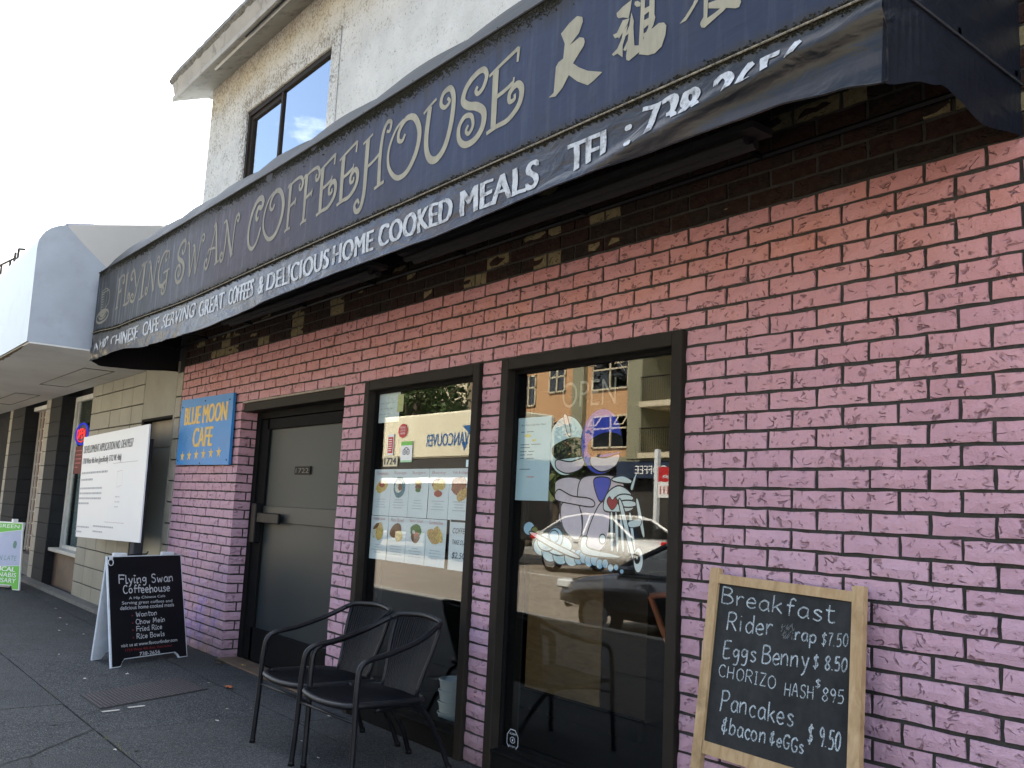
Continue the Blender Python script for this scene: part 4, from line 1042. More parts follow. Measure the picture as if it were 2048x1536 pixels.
def curly(mb, ch, P, x0, z0, w, h, off=.0022, wk=1.0):
    for st in GL[ch]:
        pts = smooth_path([(p[0], p[1], 0) for p in st[0]], 6); w0, w1 = st[1], st[2]; wm = st[3] if len(st) > 3 else (w0 + w1) / 2
        wf = lambda t: wk * h * ((w0 + (wm - w0) * min(1, t * 2.2)) if t < .4545 else wm + (w1 - wm) * (t - .4545) / .5455)
        ribbon([(x0 + p.x * w, z0 + p.y * h) for p in pts], 0, 0, P, off, mb, wf)
def word(nm, lets, mat='gold'):
    for ch, x, w, z, h in lets:
        mb = MB(); curly(mb, ch, BANDP, x, z, w, h); mb.build('letter', M[mat], awn)
word('flying', [('F', -8.25, .17, 2.85, .27), ('L', -8.03, .17, 2.85, .27), ('Y', -7.87, .32, 2.86, .26), ('I', -7.575, .13, 2.835, .285), ('N', -7.40, .25, 2.845, .265), ('G', -7.12, .26, 2.85, .26)])
word('swan', [('S', -6.70, .18, 2.825, .285), ('W', -6.49, .31, 2.815, .265), ('A', -6.07, .24, 2.815, .28), ('N', -5.79, .24, 2.81, .27)])
word('coffeehouse', [('C', -5.36, .22, 2.80, .29), ('O', -5.14, .30, 2.81, .275), ('F', -4.81, .18, 2.80, .275), ('F', -4.605, .18, 2.80, .275), ('E', -4.41, .21, 2.81, .26), ('E', -4.175, .21, 2.81, .26), ('H', -3.945, .24, 2.80, .28), ('O', -3.685, .30, 2.80, .27), ('U', -3.37, .25, 2.795, .275), ('S', -3.08, .19, 2.80, .285), ('E', -2.875, .22, 2.80, .265)])
CJK = [[(-2.489,2.819),(-2.461,2.829),(-2.441,2.849),(-2.421,2.89),(-2.444,2.903),(-2.454,2.928),(-2.441,2.942),(-2.414,2.947),(-2.409,3.004),(-2.433,3.053),(-2.388,3.077),(-2.346,3.088),(-2.317,3.072),(-2.313,3.053),(-2.332,3.015),(-2.381,2.987),(-2.357,2.991),(-2.328,2.997),(-2.304,2.985),(-2.298,2.967),(-2.303,2.954),(-2.358,2.907),(-2.325,2.879),(-2.277,2.848),(-2.2,2.815),(-2.244,2.798),(-2.274,2.792),(-2.332,2.828),(-2.379,2.869),(-2.412,2.831),(-2.449,2.81)],[(-2.135,2.996),(-2.138,3.01),(-2.108,3.022),(-2.071,3.028),(-2.063,3.049),(-2.048,3.043),(-2.066,3.026),(-2.07,2.995),(-2.078,2.966),(-2.106,2.981),(-2.126,2.986)],[(-2.152,2.935),(-2.133,2.934),(-2.106,2.97),(-2.073,2.964),(-2.082,2.946),(-2.122,2.908),(-2.118,2.914),(-2.142,2.918)],[(-2.154,2.863),(-2.128,2.874),(-2.108,2.903),(-2.104,2.926),(-2.081,2.942),(-2.089,2.906),(-2.104,2.872),(-2.101,2.832),(-2.127,2.856),(-2.146,2.854)],[(-2.099,2.858),(-2.075,2.889),(-2.066,2.911),(-2.094,2.904),(-2.072,2.938),(-2.065,2.982),(-2.052,2.946),(-2.055,2.906),(-2.049,2.872),(-2.069,2.873),(-2.089,2.85)],[(-2.065,2.982),(-2.056,2.948),(-2.046,2.853),(-2.027,2.846),(-2.005,2.854),(-1.983,2.845),(-1.98,2.836),(-2.026,2.819),(-2.069,2.807),(-2.082,2.815),(-2.084,2.829),(-2.054,2.839),(-2.065,2.885),(-2.072,2.942)],[(-2.05,3.015),(-2.038,3.013),(-2.022,2.999),(-2.024,2.987),(-2.04,2.991),(-2.052,3.005)],[(-2.023,3.032),(-2.002,3.022),(-2.003,2.98),(-2.004,2.931),(-2.005,2.854),(-2.025,2.845),(-2.023,2.904),(-2.021,2.974)],[(-1.982,3.013),(-1.958,3.002),(-1.957,2.929),(-1.952,2.916),(-1.96,2.892),(-1.975,2.874),(-2.003,2.864),(-2.006,2.879),(-1.984,2.881),(-1.982,2.936),(-1.981,2.978)],[(-2.005,2.97),(-1.978,2.969),(-1.975,2.951),(-2.004,2.945)],[(-2.003,2.927),(-1.977,2.927),(-1.976,2.905),(-2.003,2.896)],[(-2.004,2.878),(-1.962,2.882),(-1.936,2.889),(-1.913,2.881),(-1.902,2.866),(-1.905,2.835),(-1.921,2.8),(-1.95,2.788),(-1.981,2.793),(-2.024,2.813),(-1.981,2.803),(-1.951,2.823),(-1.936,2.868),(-1.966,2.877),(-2.001,2.865)],[(-1.845,2.848),(-1.823,2.862),(-1.791,2.892),(-1.776,2.922),(-1.76,2.915),(-1.772,2.893),(-1.799,2.865),(-1.818,2.848)],[(-1.758,2.818),(-1.747,2.83),(-1.747,2.909),(-1.729,2.901),(-1.731,2.862),(-1.732,2.82),(-1.704,2.825),(-1.682,2.831),(-1.728,2.851),(-1.728,2.869),(-1.664,2.862),(-1.612,2.839),(-1.603,2.819),(-1.61,2.805),(-1.623,2.806),(-1.659,2.823),(-1.67,2.817),(-1.742,2.792),(-1.754,2.798),(-1.76,2.811)],[(-1.69,2.884),(-1.664,2.872),(-1.664,2.852),(-1.682,2.854)]]
mb = MB()
for i, pl in enumerate(CJK):
    if i in (1, 12): mb.build('character', M['gold'], awn); mb = MB()
    bm = bmesh.new(); bm.faces.new([bm.verts.new(BANDP(x, z, 0.0022 + i * .00002)) for x, z in pl]); bmesh.ops.triangulate(bm, faces=bm.faces[:]); mb.bm(bm)
mb.build('character', M['gold'], awn)
# steaming glass on a saucer at the left end
cp = MB(); X, Z = -8.66, 2.86
def el(mb, cx, cz, rx, rz, w, P=BANDP, a0=0, a1=2 * pi, off=.0022, n=28, tilt=0): ribbon([(cx + rx * cos(a0 + (a1 - a0) * i / n), cz + rz * sin(a0 + (a1 - a0) * i / n) + tilt * rx * cos(a0 + (a1 - a0) * i / n)) for i in range(n + 1)], w, w, P, off, mb)
el(cp, X, 2.845, .20, .055, .022); el(cp, X, 2.855, .12, .032, .016); el(cp, X, 2.87, .07, .018, .03)
ribbon([(X - .10, 3.08), (X - .085, 2.90)], .012, .012, BANDP, .0022, cp); ribbon([(X + .09, 3.08), (X + .06, 2.90)], .010, .010, BANDP, .0022, cp)
el(cp, X, 3.085, .095, .014, .010)
for j in range(7): ribbon([(X - .09 + .004 * j, 3.06 - j * .024), (X - .035, 3.055 - j * .024), (X - .02, 3.06 - j * .024)], .016, .006, BANDP, .0023, cp)
el(cp, X + .10, 3.0, .075, .075, .012, a0=-1.2, a1=1.9); ribbon([(X + .12, 2.93), (X + .03, 2.90)], .012, .01, BANDP, .0022, cp)
for s_ in (-.03, .02): ribbon([(p.x, p.y) for p in smooth_path([(X + s_, 3.11, 0), (X + s_ + .02, 3.14, 0), (X + s_ - .015, 3.17, 0), (X + s_ + .01, 3.20, 0)], 5)], .005, .003, BANDP, .0022, cp)
cp.build('cup_emblem', M['gold'], awn)
# valance lettering, word by word
def clip_mb(mb, p, n):
    bm = bmesh.new(); vs = [bm.verts.new(v) for v in mb.v]
    for f in mb.f:
        try: bm.faces.new([vs[i] for i in f])
        except ValueError: pass
    bmesh.ops.bisect_plane(bm, geom=bm.verts[:] + bm.edges[:] + bm.faces[:], plane_co=p, plane_no=n, clear_outer=True)
    r = MB(); r.bm(bm); return r
def subdiv_text(s, x0, x1, z0, z1, bold=.05, off=.0028, shear=0.0, clip=None, drop=None, jit=0.0):
    mb = MB(); flat = Frame((0, 0, 0), (1, 0, 0), (0, 0, 1), (0, -1, 0))
    text_on(mb, s, flat, x0, z0, x1 - x0, z1 - z0, 0.0, bold, shear)
    bm = bmesh.new(); vs = [bm.verts.new(v) for v in mb.v]
    for f in mb.f:
        try: bm.faces.new([vs[i] for i in f])
        except ValueError: pass
    if clip:
        for p, nrm in clip: bmesh.ops.bisect_plane(bm, geom=bm.verts[:] + bm.edges[:] + bm.faces[:], plane_co=(p[0], 0, p[1]), plane_no=(nrm[0], 0, nrm[1]), clear_outer=True)
    for k in range(int((x1 - x0) / .03) + 1):
        bmesh.ops.bisect_plane(bm, geom=bm.verts[:] + bm.edges[:] + bm.faces[:], plane_co=(x0 + k * .03, 0, 0), plane_no=(1, 0, 0))
    for k in range(6):
        bmesh.ops.bisect_plane(bm, geom=bm.verts[:] + bm.edges[:] + bm.faces[:], plane_co=(0, 0, z0 + (z1 - z0) * (k + .5) / 6), plane_no=(0, 0, 1))
    for v in bm.verts:
        x, z = v.co.x, v.co.z
        xx = x + jit * noise.noise((x * 22, z * 30, 3)); zz = z + jit * noise.noise((x * 18, z * 24, 8))
        v.co = Vector((xx, val_y(xx, zz) - off + v.co.y, zz))
    r = MB(); r.bm(bm); r.build('lettering', M['silver'], awn)
subdiv_text('A HIP', -8.86, -8.38, 2.545, 2.625, jit=.03)
subdiv_text('CHINESE', -8.27, -7.50, 2.50, 2.620, jit=.012, clip=[((-8.27, 2.545), (-.10, -1)), ((-8.27, 2.612), (.0, 1))])
subdiv_text('CAFE', -7.36, -6.98, 2.50, 2.612, jit=.006)
subdiv_text('SERVING', -6.90, -6.22, 2.500, 2.600, shear=.25, jit=.010)
subdiv_text('GREAT', -6.12, -5.66, 2.478, 2.588, jit=.003)
subdiv_text('COFFEES', -5.58, -5.19, 2.480, 2.590, jit=.008)
subdiv_text('&', -5.105, -5.035, 2.475, 2.585)
subdiv_text('DELICIOUS', -4.985, -4.215, 2.478, 2.585, jit=.004)
subdiv_text('HOME', -4.165, -3.76, 2.480, 2.585, jit=.002)
subdiv_text('COOKED', -3.705, -3.10, 2.480, 2.588, jit=.006)
subdiv_text('MEALS', -3.035, -2.53, 2.480, 2.592, jit=.006)
subdiv_text('TEL', -2.36, -2.13, 2.478, 2.592, jit=.003, clip=[((-2.21, 2.503), (.13, -1))])
subdiv_text(':', -2.075, -2.05, 2.500, 2.575)
subdiv_text('738-2656', -1.99, -1.38, 2.500, 2.612, jit=.008, clip=[((-1.99, 2.520), (.10, -1))])
# ------------------------------------------------------------------ single stroke hand lettering
def _g(s): return [[(float(a.split(',')[0]) / 10, float(a.split(',')[1]) / 10) for a in st.split()] for st in s.split('|')]
SF = {k: (w / 10, _g(s)) for k, (w, s) in {
 'A': (7, "0,0 3,10 6,0|1,4 5,4"), 'B': (6.5, "0,0 0,5 0,10|0,10 4,9.6 5,7.5 3,5.4 0,5.2|0,5.2 4,5 6,2.6 4,.2 0,0"), 'C': (7, "6,8.6 4,10 1.5,9 0,5 1.5,1 4,0 6.2,1.4"),
 'E': (6, "5,10 0,10|0,10 0,0 5.2,0|0,5.2 4,5.4"), 'F': (6, "0,0 0,10|0,10 5,10|0,5.3 4,5.5"), 'G': (7, "6,8.4 4,10 1,8.6 0,4.6 2,.4 5,.6 6,4|3.4,4.2 6.2,4.2"), 'H': (7, "0,0 0,10|5.4,0 5.4,10|0,5 5.4,5.2"), 'I': (3.4, "1.2,0 1.2,10|0,10 2.4,10|0,0 2.4,0"),
 'M': (8, "0,0 .8,10 3.4,3 6,10 7,0"), 'N': (7, "0,0 0,10|0,10 5.4,0|5.4,0 5.4,10"), 'O': (7.4, "3,10 .6,8 0,5 .8,1.6 3.2,0 5.6,1.8 6.4,5 5.6,8.4 3,10"), 'P': (6.4, "0,-1.6 .3,4 .2,10|.2,9.6 4,10 5.6,7.6 4,5 .4,4.6"), 'R': (6.8, "0,0 .2,10|.2,10 4,10 5.4,7.6 3.6,5.2 .2,5|2.4,5 6,0"),
 'S': (6, "5,8.8 3,10 .6,8.8 .8,6.2 3.4,5 5,2.8 3.6,.2 1.4,0 0,1.4"), 'T': (6.4, "3,0 3,10|0,10 6,10"), 'W': (9, "0,10 2,0 4,7 6,0 8,10"), 'Z': (6, "0,10 5,10|5,10 0,0|0,0 5.2,0"),
 'a': (5.6, "4.6,5.2 2.4,6 .3,4 .4,1.2 2.4,0 4.4,2|4.6,5.6 4.5,2 5.2,0"), 'b': (5.4, "0,10 0,0|0,3.6 2.4,6 4.6,4.4 4.4,1.4 2.2,0 0,1.4"), 'c': (4.8, "4.2,4.8 2.4,6 .3,4.2 .3,1.8 2.2,0 4.4,1"), 'd': (5.6, "4.4,4.6 2.4,6 .3,4 .4,1.2 2.4,0 4.4,2|4.6,10 4.6,0"),
 'e': (5.2, ".3,3 4.4,3.4 3.6,5.6 2,6 .2,4 .4,1.4 2.4,0 4.6,1"), 'f': (4.4, "4.2,9 2.8,10 1.6,8 1.5,0|0,5.8 3.6,6"), 'g': (5.4, "4.4,4.8 2.2,6 .3,4.2 1,2 3,2 4.4,4.4|4.5,5.8 4.4,0 3.2,-3 .6,-2.8"), 'h': (5.6, "0,10 0,0|0,3.6 2.6,6 4.4,4.6 4.5,0"),
 'i': (2.4, ".8,6 .8,0|.8,8.2 .9,8.7"), 'k': (5.2, "0,10 0,0|4,6 .2,2.6|1.4,3.6 4.6,0"), 'l': (2.4, ".8,10 .8,1 1.6,0"), 'm': (8, "0,6 0,0|0,4 1.8,6 3.2,4.6 3.2,0|3.2,4 5,6 6.8,4.6 6.8,0"), 'n': (5.6, "0,6 0,0|0,3.6 2.4,6 4.2,4.8 4.4,0"), 'o': (5.6, "2.2,6 .3,4.4 .3,1.6 2.4,0 4.6,1.8 4.4,4.6 2.2,6"),
 'p': (5.4, "0,5.6 0,-4|0,4 2.4,6 4.6,4.2 4,1.2 2,.2 0,1.6"), 'r': (4.2, "0,6 .3,0|.2,3.4 1.8,5.8 3.8,5.4"), 's': (4.6, "4,5 2.2,6 .5,4.8 2.2,3.2 4,1.8 2.4,0 .2,.8"), 't': (4.4, "1.6,9.4 1.5,1.6 2.6,0 4.4,.6|0,6.4 4,6.6"), 'u': (5.6, "0,6 .2,1.4 2,0 4.2,2|4.4,6 4.5,0"), 'w': (7.6, "0,6 1.6,0 3.4,4.6 5,0 6.6,6"), 'y': (5.4, "0,6 2.4,1|4.8,6 2.2,-2 .2,-4"), 'v': (5, "0,6 2,0 4.2,6"),
 '0': (5.6, "2.4,10 .2,7 .3,2.4 2.4,0 4.6,2.6 4.5,7.4 2.4,10"), '5': (5.4, "4.6,10 .8,10|.8,10 .5,5.6 3,6 4.6,3.6 3.4,.4 0,.2"), '7': (5.4, "0,9.6 4.6,10|4.6,10 2.4,5 1.6,0"), '8': (5.4, "2.4,5.2 .4,7.6 2.4,10 4.4,7.8 2.4,5.2 .2,2.2 2.4,0 4.6,2.2 2.4,5.2"), '9': (5.4, "4.4,7 2.4,5 .4,7.4 2.2,10 4.4,8 4.2,4 3,0"), '.': (2, ".4,0 .5,.5"), '$': (6, "4.8,8 2.6,9 .4,7.6 2.4,5.2 4.6,3.2 2.6,.8 0,1.8|2.5,10.6 2.3,-.8"),
 '&': (6, "4,7.6 1.6,8.4 .8,6.6 3,5.6|3,5.6 .4,4.4 .6,1.8 3,1.2 5,3|2.8,10 2.4,-1"), '-': (4, ".4,4 3,4"), ' ': (3.4, "0,0")}.items()}
def hand(mb, s, P, u0, v0, u1, v1, h, w=.006, off=.0015, wob=0.0, curl=0.0):
    adv = sum(SF[c][0] * 1.0 + .14 for c in s) - .14; sc = (u1 - u0) / adv; x = 0
    for c in s:
        wd, sts = SF[c]
        if c != ' ':
            jx, jy, sl = rnd.uniform(-wob, wob), rnd.uniform(-wob, wob), rnd.uniform(-wob, wob)
            for st in sts:
                pts = [(p[0], p[1], 0) for p in st]
                if curl and len(pts) <= 3:
                    e = pts[-1]; pts = pts + [(e[0] + .10, e[1] - .06 + (.12 if e[1] < .3 else 0), 0), (e[0] + .16, e[1] + .04, 0)]
                pts = smooth_path(pts, 5) if len(pts) > 2 else [Vector(p) for p in pts]
                q = []
                for p in pts:
                    t = (x + p.x) / adv
                    q.append((u0 + (x + p.x) * sc + (jx + sl * p.y) * h, v0 + (v1 - v0) * t + (p.y + jy) * h))
                ribbon(q, w, w * .8, P, off, mb)
        x += wd + .14

def part_hand(nm, mat, par, *a, **k):
    mb = MB(); hand(mb, *a, **k); return mb.build(nm, M[mat], par)
def part_text(nm, mat, par, *a, **k):
    mb = MB(); text_on(mb, *a, **k); return mb.build(nm, mat if not isinstance(mat, str) else M[mat], par)

# ------------------------------------------------------------------ blue cafe sign screwed to the brickwork
SG = Frame((-8.640, -0.012, 1.545), (1, 0, 0), (0, 0, 1), (0, -1, 0)); sw, sh = 1.292, 0.608
bs = empty('cafe_sign', (-8.0, 0, 1.545), 'sky blue board with worn yellow BLUE MOON CAFE and six stars, on pink bricks', 'sign')
MB().slab([SG(0, .012), SG(sw, 0.0), SG(sw - .022, sh - .006), SG(-.006, sh + .012)], (0, -1, 0), 0.022).build('board', M['blue_sign'], bs)
SG2 = Frame((-8.640, -0.034, 1.545), (1, 0, 0), (0, 0, 1), (0, -1, 0))
part_text('lettering', 'sign_letter', bs, 'BLUE MOON', SG2, .13, .375, 1.03, .165, .0015, .05); part_text('lettering', 'sign_letter', bs, 'CAFE', SG2, .40, .165, .47, .175, .0015, .05)
for i in range(6):
    cx, cz, r = .155 + i * .180, .088 + .004 * i, .052
    pts = [SG2(cx + r * (1 if k % 2 == 0 else .42) * sin(k * pi / 5) * 1.15, cz + r * (1 if k % 2 == 0 else .42) * cos(k * pi / 5), .0015) for k in range(10)]
    MB().add([SG2(cx, cz, .0015)] + pts, [(0, k + 1, (k + 1) % 10 + 1) for k in range(10)]).build('star', M['sign_letter'], bs)
mb = MB()
for x, z in ((.04, .05), (1.24, .04), (.04, .55), (1.2, .55), (.62, .575), (.62, .02)): mb.box(SG2(x - .006, z - .006, 0), SG2(x + .006, z + .006, .004))
mb.build('screw', M['frame'], bs)
mb = MB()
for i in range(26):
    a = rnd.uniform(0, 6.28); r = rnd.uniform(.01, .085); x, z = .22 + cos(a) * r * 1.4, .262 + sin(a) * r * .8
    ribbon([(x, z), (x + rnd.uniform(-.03, .03), z + rnd.uniform(-.03, .03))], .005, .002, SG2, .0012, mb)
mb.build('scratched_writing', simple('pale scratches', (0.20, 0.36, 0.50)), bs, kind='stuff')

# ------------------------------------------------------------------ development application board
da = empty('notice_board', (-10.0, -0.22, 0.0), 'big white development application board on dark posts before the beige tiled wall', 'notice board')
c_ = [(-11.12, -.25, .765), (-8.79, -.25, .825), (-8.84, -.25, 1.93), (-11.24, -.25, 1.885)]
bd = MB().slab(c_, (0, 1, 0), 0.014).build('board', M['dev_board'], da)
DB = Frame((-11.18, -.25, .80), (1, 0, .018), (0, 0, 1), (0, -1, 0))
M['charcoal'] = simple('charcoal print', (0.17, 0.175, 0.18))
part_text('lettering', 'charcoal', da, 'DEVELOPMENT APPLICATION NO. DE419557', DB, .02, .895, 1.86, .085, .0015, .04); part_text('lettering', 'charcoal', da, '1718 West 4th Ave (specifically 1712 W. 4th)', DB, .02, .755, 1.50, .085, .0015, .04)
mb = MB()
def lines(mb, F_, u, v, w, n, dv, hh=.012, gap=.9):
    for i in range(n):
        x = u; 
        while x < u + w * (1 if i < n - 1 else .45):
            l = rnd.uniform(.03, .09); mb.quad(F_(x, v - i * dv, .0012), F_(min(x + l, u + w), v - i * dv, .0012), F_(min(x + l, u + w), v - i * dv + hh, .0012), F_(x, v - i * dv + hh, .0012)); x += l + .014
lines(mb, DB, .03, .66, 1.05, 2, .075, .022); lines(mb, DB, .03, .49, .90, 4, .055, .020); lines(mb, DB, .03, .07, .55, 2, .055, .016); lines(mb, DB, .75, .09, .75, 2, .055, .016)
mb.build('small_print', M['ink_grey'], da)
mb = MB()
for (a, b, c, d) in ((1.25, .745, .85, .006), (1.15, .145, .70, .006)): mb.quad(DB(a, b, .0013), DB(a + c, b, .0013), DB(a + c, b + d, .0013), DB(a, b + d, .0013))
ribbon([(1.45, .66), (1.62, .67), (1.64, .52), (1.47, .50), (1.45, .66)], .005, .005, DB, .0013, mb); lines(mb, DB, 1.46, .40, .16, 3, .05, .01)
mb.build('site_plan', simple('faint print', (0.50, 0.46, 0.48)), da)
MB().box((-9.12, -.235, 0.0), (-8.99, -.15, 1.80), .004).build('post', M['post'], da)
MB().box((-11.0, -.235, 1.62), (-9.0, -.16, 1.70), .004).build('batten', M['post'], da)

# ------------------------------------------------------------------ sandwich board
ud = Vector((-0.424, 0.906, 0)); nn_ = Vector((-0.906, -0.424, 0)); upv = Vector((-0.195, -0.091, 0.977)); a0 = Vector((-7.155, -0.848, 0))
fn = -(Vector((-0.885, -0.414, -0.215))).normalized()
ab = empty('sandwich_board', a0 + ud * .37 + nn_ * -.2, 'black coffeehouse sandwich board with silver lettering standing open on the pavement', 'sandwich board')
AF = Frame(a0, ud, upv, fn)
def panel(F_, flip, mat, nm, cut=True):
    w_, h_ = .735, .815; pts = [(0.0, 0), (.085, 0), (.10, .028), (.12, .05), (.61, .045), (.635, .025), (.65, 0), (w_, 0), (w_ - .002, h_), (.006, h_)]
    return MB().slab([F_(u, v, 0) for u, v in pts], -F_.n, 0.016).build(nm, mat, ab)
panel(AF, 1, M['board_edge'], 'front_panel')
MB().slab([AF(u, v, .0015) for u, v in [(.010, .006), (.083, .006), (.10, .034), (.12, .056), (.61, .051), (.637, .031), (.655, .006), (.726, .006), (.724, .807), (.014, .807)]], fn, .0008).build('front_face', M['board_black'], ab)
foot = a0 + nn_ * .42 * 1.0; upb = (Vector((0, 0, .80)) + (-nn_) * .245).normalized()
bo = a0 + Vector((-.413, -.039, 0)); upb = a0 + upv * .815 + Vector((-.015, -.002, 0)) - bo; upb.normalize()
BF = Frame(bo, ud, upb, upb.cross(ud))
if BF.n.dot(nn_) < 0: BF.n = -BF.n
MB().slab([BF(u, v, 0) for u, v in [(0, 0), (.085, 0), (.12, .05), (.36, .085), (.61, .05), (.65, 0), (.735, 0), (.733, .825), (.006, .825)]], -BF.n, 0.016).build('rear_panel', M['board_edge'], ab)
AF2 = Frame(AF.o + fn * .0025, ud, upv, fn)
part_hand('lettering', 'board_text', ab, 'Flying Swan', AF2, .105, .606, .635, .600, .064, .0085, .001, .03, 1); part_hand('lettering', 'board_text', ab, 'Coffeehouse', AF2, .14, .531, .592, .523, .060, .0085, .001, .03, 1)
for s_, u, v, u2, v2, h_ in (('Wonton', .247, .350, .450, .348, .036), ('Chow Mein', .242, .294, .525, .292, .036), ('Fried Rice', .245, .241, .492, .238, .036), ('Rice Bowls', .245, .186, .512, .183, .036)): part_hand('lettering', 'board_text', ab, s_, AF2, u, v, u2, v2, h_, .0055, .001, .02, 1)
for s_, u, v, w, h_, v2 in (('A Hip Chinese Cafe', .187, .478, .353, .026, .474), ('Serving great coffees and', .120, .442, .488, .030, .430), ('delicious home cooked meals', .102, .410, .522, .028, .402), ('visit us at www.flavourfinder.com', .093, .138, .543, .025, .128), ('738-2656', .260, .060, .196, .026, .056)): part_text('lettering', 'board_text', ab, s_, AF2, u, v, w, h_, .001, .001, .08, v2)
mb = MB(); text_on(mb, '1724 West 4th Ave, Vancouver', AF2, .133, .100, .45, .022, .001, .008, 0, .092)
for v in (.357, .301, .249, .193): mb.quad(AF2(.205, v, .001), AF2(.217, v, .001), AF2(.217, v + .010, .001), AF2(.205, v + .010, .001))
mb.build('red_lettering', M['board_red'], ab)
hg = MB()
for u in (.14, .60):
    hg.box((-.02, -.012, 0), (.02, .012, .03))
for i, u in enumerate((.13, .60)):
    p = AF2(u, .81, -.01); MB().box(p + Vector((-.03, -.05, 0)), p + Vector((.01, .05, .028)), .003).build('hinge', M['board_text'], ab)
mb = MB(); mb.tube([AF2(.033 + .022 * cos(a * pi / 8), .768 + .024 * sin(a * pi / 8), .006) for a in range(17)], .0035, 6); mb.box(AF2(.022, .785, 0), AF2(.05, .815, .01)); mb.build('ring_clasp', M['board_text'], ab)
MB().tube(smooth_path([AF2(.22, .82, -.02), AF2(.30, .828, -.02), AF2(.38, .826, -.01), AF2(.42, .845, -.03)], 6), .006, 6).build('strap', M['black'], ab)

# ------------------------------------------------------------------ breakfast chalkboard leaning on the wall
BB = Frame((-2.26, -0.22, 0), (1, 0, 0), (0, .18, 1.1), (0, -1.1, .18))
cb = empty('chalkboard', (-1.98, -0.22, 0), 'pine framed breakfast chalkboard leaning against the pink brick wall', 'chalkboard')
def bar(u0, v0, u1, v1, w, t0, t1, nm):
    d = Vector((u1 - u0, v1 - v0)).normalized(); n2 = Vector((-d.y, d.x)) * w / 2
    MB().slab([BB(u0 + n2.x, v0 + n2.y, t0), BB(u1 + n2.x, v1 + n2.y, t0), BB(u1 - n2.x, v1 - n2.y, t0), BB(u0 - n2.x, v0 - n2.y, t0)], BB.n, t1 - t0).build(nm, M['pine'], cb)
bar(-.020, 1.107, .004, 0.01, .040, -.010, .016, 'upright'); bar(.578, 1.092, .640, 0.01, .042, -.010, .016, 'upright')
bar(.000, 1.068, .559, 1.056, .034, -.010, .012, 'top_rail'); bar(.016, .462, .600, .452, .044, -.010, .012, 'bottom_rail')
MB().slab([BB(.001, 1.052, -.004), BB(.559, 1.042, -.004), BB(.598, .475, -.004), BB(.014, .482, -.004)], BB.n, .006).build('slate', M['slate'], cb)
B2 = Frame(BB.o + BB.n * .003, BB.ux, BB.uz, BB.n)
cw = .0062
part_hand('chalk_word', 'chalk', cb, 'Breakfast', B2, .022, .979, .500, .962, .060, cw, .001, .03); part_hand('chalk_word', 'chalk', cb, 'Rider', B2, .060, .884, .262, .888, .064, cw, .001, .03)
part_hand('chalk_word', 'chalk', cb, 'rap', B2, .352, .888, .436, .888, .046, cw, .001, .03); part_hand('chalk_word', 'chalk', cb, '$7.50', B2, .455, .884, .552, .892, .042, .0045, .001, .03)
part_hand('chalk_word', 'chalk', cb, 'Eggs', B2, .058, .785, .200, .790, .060, cw, .001, .03); part_hand('chalk_word', 'chalk', cb, 'Benny', B2, .226, .790, .415, .800, .062, cw, .001, .03); part_hand('chalk_word', 'chalk', cb, '$ 8.50', B2, .432, .806, .557, .812, .044, cw, .001, .03)
part_hand('chalk_word', 'chalk', cb, 'CHORIZO', B2, .048, .716, .295, .714, .042, .0045, .001, .04); part_hand('chalk_word', 'chalk', cb, 'HASH', B2, .330, .700, .445, .704, .042, .0045, .001, .04); part_hand('chalk_word', 'chalk', cb, '$', B2, .447, .744, .468, .746, .028, .0045, .001, .02); part_hand('chalk_word', 'chalk', cb, '895', B2, .474, .708, .554, .713, .042, .0045, .001, .03)
part_hand('chalk_word', 'chalk', cb, 'Pancakes', B2, .070, .606, .378, .603, .064, cw, .001, .03); part_hand('chalk_word', 'chalk', cb, '&bacon', B2, .088, .528, .275, .527, .056, cw, .001, .04); part_hand('chalk_word', 'chalk', cb, '&eGGs', B2, .292, .530, .424, .528, .044, cw, .001, .04); part_hand('chalk_word', 'chalk', cb, '$ 9.50', B2, .436, .565, .556, .566, .058, cw, .001, .03)
mb = MB()
for i in range(30):
    u = rnd.uniform(.292, .345); v = rnd.uniform(.885, .93); ribbon([(u, v), (u + rnd.uniform(-.008, .012), v + rnd.uniform(.005, .018))], .003, .001, B2, .0008, mb)
mb.build('rubbed_out_letter', simple('smudged chalk', (0.13, 0.145, 0.15)), cb)

